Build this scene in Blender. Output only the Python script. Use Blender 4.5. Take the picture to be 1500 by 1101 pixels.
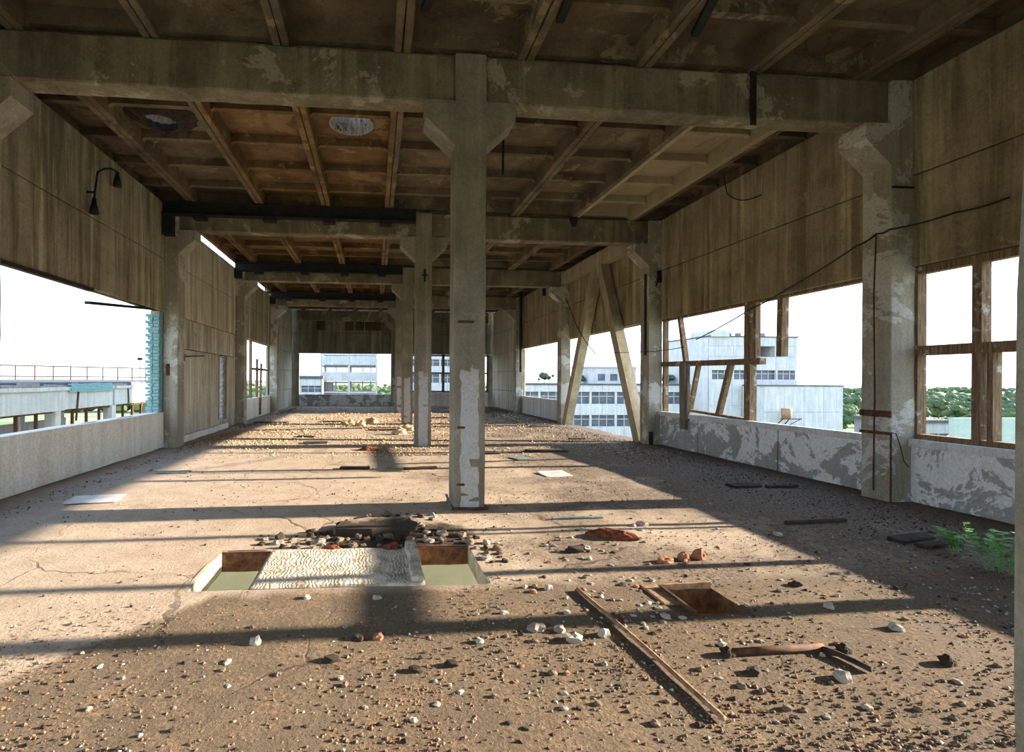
import bpy, bmesh, math, random
from mathutils import Vector, Matrix, noise
random.seed(7)
S = bpy.context.scene
for o in list(bpy.data.objects): bpy.data.objects.remove(o)
COL = S.collection

# ------------------------------------------------------------------ camera
F, YAW, CX, CY, H, ROLL = 728.78, .0844, 610.35, 555.9, 1.633, .0051
cam = bpy.data.cameras.new('camera'); co = bpy.data.objects.new('camera', cam); COL.objects.link(co)
cam.sensor_width = 36; cam.sensor_fit = 'HORIZONTAL'; cam.lens = F / 1500 * 36
cam.shift_x = (750 - CX) / 1500; cam.shift_y = (CY - 550.5) / 1500
cam.clip_start = .05; cam.clip_end = 6000
co.matrix_world = Matrix.Translation((0, 0, H)) @ Matrix.Rotation(-YAW, 4, 'Z') @ Matrix.Rotation(math.pi/2, 4, 'X') @ Matrix.Rotation(ROLL, 4, 'Z')
S.camera = co
S.view_settings.view_transform = 'Standard'; S.view_settings.look = 'None'
S.view_settings.gamma = 1; S.view_settings.use_curve_mapping = False
S.view_settings.exposure = 0.62

# ------------------------------------------------------------------ sky and sun
w = bpy.data.worlds.new('sky'); S.world = w; w.use_nodes = True
nt = w.node_tree; nt.nodes.clear()
out = nt.nodes.new('ShaderNodeOutputWorld'); bg = nt.nodes.new('ShaderNodeBackground')
tc = nt.nodes.new('ShaderNodeTexCoord'); sp = nt.nodes.new('ShaderNodeSeparateXYZ'); rp = nt.nodes.new('ShaderNodeValToRGB')
rp.color_ramp.elements[0].position = 0.0; rp.color_ramp.elements[0].color = (.77, .89, 1.0, 1)
rp.color_ramp.elements[1].position = 1.0; rp.color_ramp.elements[1].color = (.22, .42, .80, 1)
e = rp.color_ramp.elements.new(.45); e.color = (.62, .78, 1.0, 1)
nt.links.new(tc.outputs['Generated'], sp.inputs[0]); nt.links.new(sp.outputs['Z'], rp.inputs[0])
nt.links.new(rp.outputs[0], bg.inputs['Color']); bg.inputs['Strength'].default_value = 2.45
nt.links.new(bg.outputs[0], out.inputs[0])
sun = bpy.data.lights.new('sun_offscreen', 'SUN'); so = bpy.data.objects.new('sun_offscreen', sun); COL.objects.link(so)
sun.energy = 16.0; sun.color = (1.0, .84, .65); sun.angle = math.radians(.6)
so.rotation_euler = Vector((-1, -.025, -.2825)).to_track_quat('-Z', 'Y').to_euler()
so.location = (30, 5, 12)

# ------------------------------------------------------------------ pixel -> place
def ray(x, y):
    a, b = x - CX, y - CY
    u = (a*math.cos(ROLL) + b*math.sin(ROLL)) / F; v = (-a*math.sin(ROLL) + b*math.cos(ROLL)) / F
    c, s = math.cos(YAW), math.sin(YAW)
    return Vector((c*u + s, -s*u + c, -v))
def at(x, y, X=None, Y=None, Z=None):
    r = ray(x, y)
    if X is not None: t = X / r.x
    elif Y is not None: t = Y / r.y
    else: t = (Z - H) / r.z
    return Vector((0, 0, H)) + r*t

# ------------------------------------------------------------------ helpers
def nz(p, s, seed=0): return noise.noise(Vector((p[0]*s + seed, p[1]*s + seed*.7, p[2]*s - seed)))
class MB:
    def __init__(s): s.v = []; s.f = []
    def add(s, vs, fs):
        n = len(s.v); s.v += [tuple(q) for q in vs]; s.f += [tuple(i + n for i in f) for f in fs]; return s
    def box(s, x0, x1, y0, y1, z0, z1):
        vs = [(x, y, z) for z in (z0, z1) for y in (y0, y1) for x in (x0, x1)]
        return s.add(vs, [(0,2,3,1),(4,5,7,6),(0,1,5,4),(2,6,7,3),(0,4,6,2),(1,3,7,5)])
    def bar(s, a, b, w, d=None, up=(0, 0, 1)):
        a, b = Vector(a), Vector(b); d = d or w; t = (b - a).normalized(); u = Vector(up)
        if abs(t.dot(u)) > .95: u = Vector((0, 1, 0))
        n = t.cross(u).normalized(); m = n.cross(t)
        vs = [p + n*(i*w/2) + m*(j*d/2) for p in (a, b) for i, j in ((-1,-1),(1,-1),(1,1),(-1,1))]
        return s.add(vs, [(0,1,2,3),(7,6,5,4),(0,4,5,1),(1,5,6,2),(2,6,7,3),(3,7,4,0)])
    def tube(s, pts, r, n=8, r1=None):
        pts = [Vector(p) for p in pts]; k = len(pts); vs = []; fs = []
        for i, p in enumerate(pts):
            t = (pts[min(i+1, k-1)] - pts[max(i-1, 0)]).normalized()
            u = Vector((0, 0, 1)) if abs(t.z) < .9 else Vector((1, 0, 0))
            a = t.cross(u).normalized(); b = a.cross(t)
            rr = r if r1 is None else r + (r1 - r)*i/(k-1)
            vs += [p + a*math.cos(2*math.pi*j/n)*rr + b*math.sin(2*math.pi*j/n)*rr for j in range(n)]
        for i in range(k-1):
            for j in range(n): fs.append((i*n+j, i*n+(j+1) % n, (i+1)*n+(j+1) % n, (i+1)*n+j))
        fs.append(tuple(range(n-1, -1, -1))); fs.append(tuple(range((k-1)*n, k*n)))
        return s.add(vs, fs)
    def prism(s, poly, y0, y1):        # poly in (x, z)
        n = len(poly)
        vs = [(x, y0, z) for x, z in poly] + [(x, y1, z) for x, z in poly]
        fs = [tuple(range(n)), tuple(range(2*n-1, n-1, -1))] + [(i, i+n, (i+1) % n + n, (i+1) % n) for i in range(n)]
        return s.add(vs, fs)
    def rough(s, x0, x1, y0, y1, z0, z1, step=.25, amp=.008, seed=0, ch=.012):
        """box with subdivided, uneven faces and chipped edges"""
        def div(a, b):
            n = max(1, min(40, int(round((b-a)/step)))); 
            inner = [a + (b-a)*i/n for i in range(n+1)]
            c = min(ch, (b-a)*.2)
            return [a, a+c] + inner[1:-1] + [b-c, b]
        ax = [div(x0, x1), div(y0, y1), div(z0, z1)]; lo = (x0, y0, z0); hi = (x1, y1, z1); idx = {}; vs = []; fs = []
        def vert(i, j, k):
            key = (i, j, k)
            if key not in idx:
                p = Vector((ax[0][i], ax[1][j], ax[2][k])); q = p.copy()
                e = [(-1 if c == 0 else 1 if c == len(ax[d])-1 else 0) for d, c in enumerate(key)]
                ne = sum(1 for a in e if a)
                if ne >= 2:
                    chip = ch*(.45 + 1.1*max(0, nz(p, 3.1, seed+5)))
                    for d in range(3): q[d] -= e[d]*min(chip, (hi[d]-lo[d])*.2)*(.5)
                for d in range(3):
                    q[d] += amp*(.6*noise.noise(p*1.7 + Vector((seed+d*9, 0, seed))) + .4*noise.noise(p*6 + Vector((seed+d*5, 3, 0))))*(1 if e[d] else .3)
                idx[key] = len(vs); vs.append(q)
            return idx[key]
        N = [len(a)-1 for a in ax]
        for d in range(3):
            a, b = (d+1) % 3, (d+2) % 3
            for side in (0, N[d]):
                for i in range(N[a]):
                    for j in range(N[b]):
                        def K(p, q):
                            k = [0, 0, 0]; k[d] = side; k[a] = p; k[b] = q; return vert(*k)
                        f = (K(i, j), K(i+1, j), K(i+1, j+1), K(i, j+1))
                        fs.append(f if side else f[::-1])
        return s.add(vs, fs)
    def build(s, name, mat, parent=None, smooth=False, origin=None):
        me = bpy.data.meshes.new(name); og = Vector(origin) if origin is not None else Vector((0, 0, 0))
        if parent is not None and origin is None: og = WL[parent.name]
        me.from_pydata([Vector(v) - og for v in s.v], [], s.f); me.materials.append(M[mat])
        if smooth: me.polygons.foreach_set('use_smooth', [True]*len(me.polygons))
        me.update()
        return link(name, me, parent, og)
WL = {}
def link(name, me, parent=None, loc=(0, 0, 0)):
    o = bpy.data.objects.new(name, me); COL.objects.link(o); loc = Vector(loc)
    if parent is not None: o.parent = parent; o.location = loc - WL[parent.name]
    else: o.location = loc
    WL[o.name] = loc
    return o
def empty(name, loc=(0, 0, 0)):
    o = link(name, None, None, loc); o.empty_display_size = .2; return o
def tag(o, label, cat, group=None, kind=None):
    o['label'] = label; o['category'] = cat
    if group: o['group'] = group
    if kind: o['kind'] = kind
    return o
def struct(o, label=None, cat=None):
    o['kind'] = 'structure'
    if label: o['label'] = label
    if cat: o['category'] = cat
    return o

# ------------------------------------------------------------------ materials
M = {}
class G:
    def __init__(s, name, rough=.9, metal=0):
        m = bpy.data.materials.new(name); m.use_nodes = True; M[name] = m; s.t = m.node_tree; s.n = s.t.nodes
        s.b = s.n['Principled BSDF']; s.b.inputs['Roughness'].default_value = rough; s.b.inputs['Metallic'].default_value = metal
        s.b.inputs['Specular IOR Level'].default_value = .25
    def L(s, a, b): s.t.links.new(a, b)
    def pos(s, obj=False):
        if obj: return s.n.new('ShaderNodeTexCoord').outputs['Object']
        return s.n.new('ShaderNodeNewGeometry').outputs['Position']
    def mapv(s, v, sc, off=(0, 0, 0)):
        m = s.n.new('ShaderNodeMapping'); m.inputs['Scale'].default_value = sc; m.inputs['Location'].default_value = off; s.L(v, m.inputs[0]); return m.outputs[0]
    def noise(s, v, sc, det=6, ro=.6, dist=0):
        k = s.n.new('ShaderNodeTexNoise'); k.inputs['Scale'].default_value = sc; k.inputs['Detail'].default_value = det
        k.inputs['Roughness'].default_value = ro; k.inputs['Distortion'].default_value = dist; s.L(v, k.inputs['Vector']); return k.outputs['Fac']
    def ramp(s, f, a, b, ca=(0, 0, 0), cb=(1, 1, 1)):
        r = s.n.new('ShaderNodeValToRGB'); r.color_ramp.elements[0].position = a; r.color_ramp.elements[1].position = b
        r.color_ramp.elements[0].color = (*ca, 1); r.color_ramp.elements[1].color = (*cb, 1); s.L(f, r.inputs[0]); return r.outputs[0]
    def mix(s, f, a, b, mode='MIX'):
        m = s.n.new('ShaderNodeMix'); m.data_type = 'RGBA'; m.blend_type = mode
        for q, i in ((f, 0), (a, 6), (b, 7)):
            if isinstance(q, (int, float)): m.inputs[i].default_value = q
            elif isinstance(q, tuple): m.inputs[i].default_value = (*q, 1)
            else: s.L(q, m.inputs[i])
        return m.outputs[2]
    def math(s, op, a, b=0, c=None):
        m = s.n.new('ShaderNodeMath'); m.operation = op
        for i, q in enumerate((a, b) if c is None else (a, b, c)):
            if isinstance(q, (int, float)): m.inputs[i].default_value = q
            else: s.L(q, m.inputs[i])
        return m.outputs[0]
    def xyz(s, v):
        k = s.n.new('ShaderNodeSeparateXYZ'); s.L(v, k.inputs[0]); return k.outputs
    def bump(s, h, st=.3, d=.02):
        b = s.n.new('ShaderNodeBump'); b.inputs['Strength'].default_value = st; b.inputs['Distance'].default_value = d
        s.L(h, b.inputs['Height']); s.L(b.outputs[0], s.b.inputs['Normal'])
    def col(s, c):
        if isinstance(c, tuple): s.b.inputs['Base Color'].default_value = (*c, 1)
        else: s.L(c, s.b.inputs['Base Color'])

def concrete(name, c1, c2, stain=(.09, .065, .035), streak=.6, blot=.4, paint=None, pth=.5, plim=None, strip=None, off=0, bump=.35, fine=28):
    g = G(name); p = g.mapv(g.pos(), (1, 1, 1), (off, off*.6, off*.3))
    base = g.ramp(g.noise(p, 1.3, 8, .65), .32, .68, c1, c2)
    if streak:
        sv = g.mapv(p, (2.6, 2.6, .16)); sn = g.noise(sv, 1.6, 7, .7, .3)
        base = g.mix(g.math('MULTIPLY', g.ramp(sn, .44, .62), streak), base, stain)
        sn2 = g.noise(g.mapv(p, (3.2, 3.2, .14), (4, 4, 1)), 1.5, 6, .65, .2)
        base = g.mix(g.math('MULTIPLY', g.ramp(sn2, .53, .62), streak*.75), base, (min(.8, c2[0]*1.55), min(.8, c2[1]*1.55), min(.78, c2[2]*1.5)))
    peel = g.noise(p, 1.25, 11, .72, .5)
    if paint:
        mask = g.ramp(peel, pth, pth+.012)
        if plim is not None:
            z = g.xyz(g.pos())[2]
            zz = g.math('ADD', z, g.math('MULTIPLY', g.noise(p, 3, 5), .5))
            mask = g.math('MULTIPLY', mask, g.math('LESS_THAN', zz, plim + .25))
        base = g.mix(mask, base, paint)
    if strip:
        ob = g.xyz(g.pos(True)); jag = g.math('MULTIPLY', g.math('SUBTRACT', g.noise(p, 7, 5, .7), .5), .1)
        a = g.math('LESS_THAN', g.math('ADD', g.math('ABSOLUTE', ob[0]), jag), strip[0])
        zc = g.math('LESS_THAN', g.math('ADD', ob[2], g.math('MULTIPLY', jag, 6)), strip[1])
        gaps = g.math('GREATER_THAN', g.noise(g.mapv(p, (.6, .6, 2.2)), 1.6, 3), .40)
        base = g.mix(g.math('MULTIPLY', g.math('MULTIPLY', a, zc), gaps), base, (.46, .46, .45))
    if blot:
        bl = g.noise(g.mapv(p, (1, 1, 1), (7, 3, 1)), 2.1, 9, .75, .8)
        base = g.mix(g.math('MULTIPLY', g.ramp(bl, .56, .70), blot), base, stain)
        base = g.mix(g.math('MULTIPLY', g.ramp(g.noise(p, 9, 8, .8), .62, .70), blot*.9), base, (stain[0]*.5, stain[1]*.5, stain[2]*.5))
    fn = g.noise(p, fine, 5, .7)
    base = g.mix(1.0, base, g.ramp(fn, .3, .7, (.72, .72, .72), (1.12, 1.12, 1.12)), 'MULTIPLY')
    g.col(base)
    g.bump(g.math('ADD', g.math('MULTIPLY', fn, .5), g.math('MULTIPLY', peel, .8)), bump, .03)
    return g
concrete('concrete_column', (.17, .155, .115), (.31, .285, .22), strip=(.115, 1.75), streak=.25, blot=.35, bump=.7)
concrete('concrete_column_wall', (.28, .255, .20), (.39, .36, .29), paint=(.50, .49, .455), pth=.53, streak=.3, blot=.25, off=3)
concrete('concrete_beam', (.11, .095, .063), (.25, .22, .15), streak=.35, blot=.75, paint=(.31, .285, .21), pth=.57, off=5)
concrete('ceiling_slab', (.075, .058, .036), (.21, .165, .105), stain=(.035, .023, .012), streak=0, blot=.8, paint=(.23, .185, .115), pth=.575, off=9)
concrete('ceiling_slab_rust', (.09, .052, .024), (.25, .16, .075), stain=(.035, .018, .008), streak=0, blot=.8, paint=(.27, .18, .085), pth=.56, off=13)
concrete('ceiling_slab_pale', (.32, .26, .165), (.44, .37, .25), stain=(.05, .035, .018), streak=0, blot=.6, off=17)
concrete('panel_upper', (.25, .22, .155), (.40, .365, .27), stain=(.10, .082, .05), streak=.75, blot=.4, paint=(.32, .29, .21), pth=.63, off=2)
concrete('panel_upper_right', (.24, .195, .12), (.42, .355, .235), stain=(.10, .075, .038), streak=.6, blot=.4, paint=(.30, .26, .18), pth=.61, off=21)
concrete('panel_cream', (.79, .77, .69), (.87, .86, .80), stain=(.50, .43, .30), streak=.35, blot=.2, off=4)
concrete('panel_solid', (.44, .405, .315), (.58, .545, .45), stain=(.22, .18, .115), streak=.65, blot=.3, off=35)
concrete('panel_mould', (.44, .405, .315), (.58, .545, .45), stain=(.14, .11, .06), streak=.6, blot=.8, off=33)
concrete('panel_peeled', (.33, .33, .315), (.40, .40, .38), streak=.10, blot=.12, paint=(.75, .76, .755), pth=.497, off=6)
concrete('panel_end', (.17, .155, .115), (.30, .275, .21), streak=.6, blot=.4, off=8)
concrete('panel_white', (.60, .61, .60), (.76, .77, .77), stain=(.25, .22, .16), streak=.4, blot=.2, off=11)
concrete('joint', (.06, .045, .03), (.11, .085, .05), streak=0, blot=0)
concrete('brace_concrete', (.33, .28, .19), (.46, .41, .30), streak=.3, blot=.25, off=15)
concrete('cream_plaster', (.42, .36, .25), (.58, .52, .40), stain=(.20, .13, .065), streak=.2, blot=.6, off=18)
concrete('facade', (.46, .465, .465), (.58, .585, .58), stain=(.28, .285, .28), streak=.35, blot=.15, off=22, bump=.05)
concrete('facade_dark', (.15, .15, .15), (.23, .23, .225), stain=(.1, .1, .1), streak=.2, blot=.1, off=23, bump=.05)
concrete('roof_felt', (.07, .072, .08), (.12, .125, .135), streak=0, blot=.2, off=24)

def simple(name, c1, c2, sc=6, rough=.8, metal=0, bump=.2, obj=True, lo=.35, hi=.65):
    g = G(name, rough, metal); n = g.noise(g.pos(obj), sc, 7, .65, .3); g.col(g.ramp(n, lo, hi, c1, c2)); g.bump(n, bump, .01); return g
simple('rust', (.035, .016, .009), (.13, .062, .03), 14, .85)
simple('rust_light', (.16, .088, .045), (.38, .25, .15), 18, .8)
simple('black_steel', (.008, .009, .010), (.022, .022, .022), 5, .7)
g = G('zinc_sheet', .55, .0); n1 = g.noise(g.mapv(g.pos(), (9, 9, 1.2)), 2.2, 6, .7); n2 = g.noise(g.pos(), 7, 6, .7)
g.col(g.mix(g.ramp(n2, .57, .63), g.ramp(n1, .35, .62, (.16, .165, .17), (.42, .43, .44)), (.03, .028, .026)))
simple('cable', (.015, .013, .012), (.03, .028, .025), 8, .7)
simple('white_sheet', (.40, .41, .40), (.60, .61, .59), 5, .6)
simple('teal_paint', (.07, .11, .11), (.17, .24, .22), 9, .7)
simple('dark_debris', (.018, .014, .012), (.06, .045, .032), 12, .95)
simple('red_rag', (.04, .016, .01), (.26, .07, .03), 22, .95, bump=.6)
simple('orange_brick', (.22, .09, .045), (.42, .20, .11), 14, .95)
simple('pale_stone', (.26, .235, .195), (.48, .45, .39), 10, .95)
simple('grey_stone', (.17, .15, .12), (.34, .30, .25), 10, .95)
simple('brown_stone', (.085, .062, .043), (.24, .18, .125), 10, .95)
simple('sand_stone', (.36, .25, .14), (.58, .44, .28), 10, .95)
simple('leaf_weed', (.06, .19, .03), (.14, .36, .06), 12, .6)
simple('turquoise_brick', (.13, .29, .31), (.24, .42, .44), 9, .85)
simple('white_brick', (.20, .20, .19), (.36, .36, .34), 9, .85)
simple('mortar', (.30, .29, .26), (.45, .43, .38), 12, .95)
simple('tree_leaf', (.035, .062, .026), (.085, .125, .05), 1.0, .8, obj=False, bump=.5)
simple('teal_pale', (.28, .36, .32), (.37, .44, .39), 1.5, .9, obj=False)
simple('bark', (.05, .035, .022), (.10, .07, .045), 6, .95)
simple('window_dark', (.05, .06, .075), (.12, .14, .17), .8, .25, obj=False)
simple('pole_red', (.10, .035, .03), (.18, .07, .06), 5, .7)
simple('lower_floor', (.36, .36, .26), (.55, .53, .40), 1.2, .9, obj=False)
# weathered window timber: grain along the length
g = G('old_wood', .9); p = g.mapv(g.pos(), (14, 14, 1.1)); n1 = g.noise(p, 3, 6, .7)
cc = g.ramp(n1, .35, .65, (.085, .052, .028), (.30, .20, .115)); n2 = g.noise(g.pos(), 5, 6, .7)
g.col(g.mix(g.ramp(n2, .58, .64), cc, (.42, .40, .36))); g.bump(n1, .4, .01)
g = G('old_wood_grey', .9); p = g.mapv(g.pos(), (16, 16, 1.2)); n1 = g.noise(p, 3, 6, .7)
g.col(g.ramp(n1, .35, .65, (.085, .07, .055), (.27, .23, .18))); g.bump(n1, .4, .01)
# mortar-smeared white slab
g = G('white_mortar', .95); p = g.pos(); wv = g.n.new('ShaderNodeTexWave'); wv.inputs['Scale'].default_value = 9; wv.inputs['Distortion'].default_value = 14; wv.inputs['Detail'].default_value = 6
g.L(p, wv.inputs['Vector']); n1 = g.noise(p, 6, 8, .7)
cc = g.ramp(n1, .35, .6, (.30, .25, .18), (.62, .57, .48)); g.col(g.mix(g.ramp(g.noise(p, 22, 6, .7), .60, .68), cc, (.16, .11, .07)))
g.bump(g.math('ADD', g.math('MULTIPLY', wv.outputs['Fac'], .35), n1), .5, .02)
# floor: dusty screed, brown grit, dark damp zone in front of the pits
g = G('floor_screed', .95); p = g.pos(); X, Y, Z = g.xyz(p)
big = g.noise(p, .7, 8, .62, .4); mid = g.noise(p, 3.2, 9, .72, .3); fin = g.noise(p, 38, 5, .75)
dust = g.ramp(mid, .3, .7, (.32, .25, .185), (.475, .39, .305))
grit = g.ramp(g.noise(p, 24, 6, .8), .36, .64, (.045, .036, .028), (.27, .205, .15))
# grit gathers on the right half and in blotches
gx = g.math('MULTIPLY_ADD', X, .055, g.math('MULTIPLY', big, 1.0))
gm = g.ramp(g.math('ADD', gx, g.math('MULTIPLY', mid, .45)), .74, .95)
c = g.mix(gm, dust, grit)
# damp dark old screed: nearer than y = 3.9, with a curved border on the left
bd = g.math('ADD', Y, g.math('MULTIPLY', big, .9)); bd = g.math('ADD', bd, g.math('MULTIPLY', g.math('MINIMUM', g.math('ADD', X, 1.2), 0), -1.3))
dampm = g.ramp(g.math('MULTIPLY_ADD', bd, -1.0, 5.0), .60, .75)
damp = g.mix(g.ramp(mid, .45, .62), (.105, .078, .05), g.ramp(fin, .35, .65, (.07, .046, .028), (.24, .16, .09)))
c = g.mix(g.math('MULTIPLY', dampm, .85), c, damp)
# charred soil spread behind and around the pits
ch = g.math('MULTIPLY', g.ramp(g.math('ABSOLUTE', g.math('SUBTRACT', Y, 5.15)), .25, .75, (1, 1, 1), (0, 0, 0)), g.ramp(g.math('ABSOLUTE', g.math('SUBTRACT', X, .25)), .55, 1.5, (1, 1, 1), (0, 0, 0)))
c = g.mix(g.ramp(g.math('ADD', g.math('MULTIPLY', ch, .55), g.math('MULTIPLY', mid, .8)), .62, .78), c, (.05, .036, .025))
c = g.mix(g.ramp(g.noise(p, 55, 4, .7), .66, .72), c, (.62, .58, .52))
c = g.mix(g.ramp(g.noise(p, 9, 7, .75), .63, .70), c, (.09, .06, .038))
c = g.mix(1.0, c, g.ramp(fin, .3, .7, (.70, .70, .70), (1.15, 1.15, 1.15)), 'MULTIPLY')
# cracks in the screed
vo = g.n.new('ShaderNodeTexVoronoi'); vo.feature = 'DISTANCE_TO_EDGE'; vo.inputs['Scale'].default_value = .55
vm = g.n.new('ShaderNodeVectorMath'); vm.operation = 'MULTIPLY_ADD'; nn = g.n.new('ShaderNodeTexNoise'); nn.inputs['Scale'].default_value = 2.2; nn.inputs['Detail'].default_value = 6
g.L(p, nn.inputs['Vector']); g.L(nn.outputs['Color'], vm.inputs[0]); vm.inputs[1].default_value = (.5, .5, 0); g.L(p, vm.inputs[2]); g.L(vm.outputs[0], vo.inputs['Vector'])
crk = g.math('MULTIPLY', g.ramp(vo.outputs['Distance'], .003, .008, (1, 1, 1), (0, 0, 0)), g.ramp(big, .45, .6))
c = g.mix(g.math('MULTIPLY', crk, .8), c, (.06, .043, .03))
# scattered dark specks of dirt
c = g.mix(g.math('MULTIPLY', g.ramp(g.noise(p, 75, 3, .6), .62, .67), g.ramp(mid, .40, .60)), c, (.055, .04, .027))
g.col(c); g.bump(g.math('SUBTRACT', g.math('ADD', g.math('MULTIPLY', fin, .6), mid), g.math('MULTIPLY', crk, .4)), .7, .03)
# ground and fields far below
g = G('land', 1.0); p = g.pos(); n1 = g.noise(p, .006, 6, .6); n2 = g.noise(p, .08, 6, .7)
c = g.ramp(n1, .42, .58, (.14, .19, .08), (.40, .37, .22)); g.col(g.mix(g.ramp(n2, .45, .7), c, (.10, .14, .06)))

# ------------------------------------------------------------------ dimensions
def yc(k): return .4 + 6*k                 # centre line of column row k
XL, XR = -4.95, 7.30                       # inner wall faces
TH = .25
ZS, ZT, ZJ, ZW = .85, 3.20, 4.45, 5.70     # sill, lintel, joint, wall top
ZB, ZR, ZC = 5.15, 5.75, 6.08              # beam soffit, rib soffit, slab soffit
XC = 1.197; CW = .40; CT = .41
Y0, Y1 = -5.6, 30.6

# ------------------------------------------------------------------ floor
pits = [(-1.42, -.97, 3.95, 4.82), (.42, .93, 3.93, 4.86), (2.24, 2.63, 3.30, 3.70)]
def lines(a, b, step, cuts):
    n = int((b-a)/step); L = [a + (b-a)*i/n for i in range(n+1)]
    L = [q for q in L if all(abs(q-c) > step*.4 for c in cuts) or q in (a, b)] + list(cuts)
    return sorted(set(L))
gx = lines(XL-TH, XR+TH, .2, [c for p in pits for c in p[:2]]); gy = lines(Y0, Y1+.3, .2, [3.30, 3.70, 3.93, 3.95, 4.82, 4.86])
floor = struct(empty('floor', (0, 0, 0)), 'dusty concrete floor with rubble, pits and long shadows', 'floor')
m = MB(); cutx = {c for p in pits for c in p[:2]}; cuty = {c for p in pits for c in p[2:]}
for y in gy:
    for x in gx:
        z = .010*nz((x, y, 0), .9, 1) + .006*nz((x, y, 0), 3.5, 4)
        if x in cutx and 3 < y < 5.2: z = 0
        if y in cuty: z *= .5
        xx = x
        if x == gx[-1] and yc(2)+.3 < y < yc(3)-.3: xx = x - .12 - .22*abs(nz((0, y, 0), 1.3, 2)) - .06*nz((0, y, 0), 6, 2)
        m.v.append((xx, y, z))
W = len(gx)
for j in range(len(gy)-1):
    for i in range(W-1):
        mx, my = (gx[i]+gx[i+1])/2, (gy[j]+gy[j+1])/2
        if any(a < mx < b and c < my < d for a, b, c, d in pits): continue
        m.f.append((j*W+i, j*W+i+1, (j+1)*W+i+1, (j+1)*W+i))
m.build('screed', 'floor_screed', floor, smooth=True)
def lining(p, mats, z0=-.19, t=.05, top=.0):
    a, b, c, d = p
    MB().rough(a-t, a, c, d, z0, top, .12, .012, 1).build('pit_side', mats[0], floor)
    MB().rough(b, b+t, c, d, z0, top, .12, .012, 2).build('pit_side', mats[1], floor)
    MB().rough(a-t, b+t, d, d+t, z0, top, .12, .012, 3).build('pit_side', mats[2], floor)
    MB().rough(a-t, b+t, c-t, c, z0, top-.004, .12, .006, 4).build('pit_side', mats[3], floor)
lining(pits[0], ('cream_plaster', 'grey_stone', 'rust', 'grey_stone'))
lining(pits[1], ('cream_plaster', 'grey_stone', 'rust', 'grey_stone'))
lining(pits[2], ('rust', 'rust', 'rust', 'rust'), -.30, .012, .012)
MB().box(XL-TH, XR+TH, Y0, Y1, -3.5, -3.3).build('lower_storey_floor', 'lower_floor', floor)
MB().box(-3.2, 3.2, 5.6, 5.75, -3.3, -.35).build('lower_storey_wall', 'lower_floor', floor)
MB().box(XR-.1, XR+.18, yc(2), yc(3), -.34, -.03).build('floor_edge_beam', 'panel_white', floor)

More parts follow.
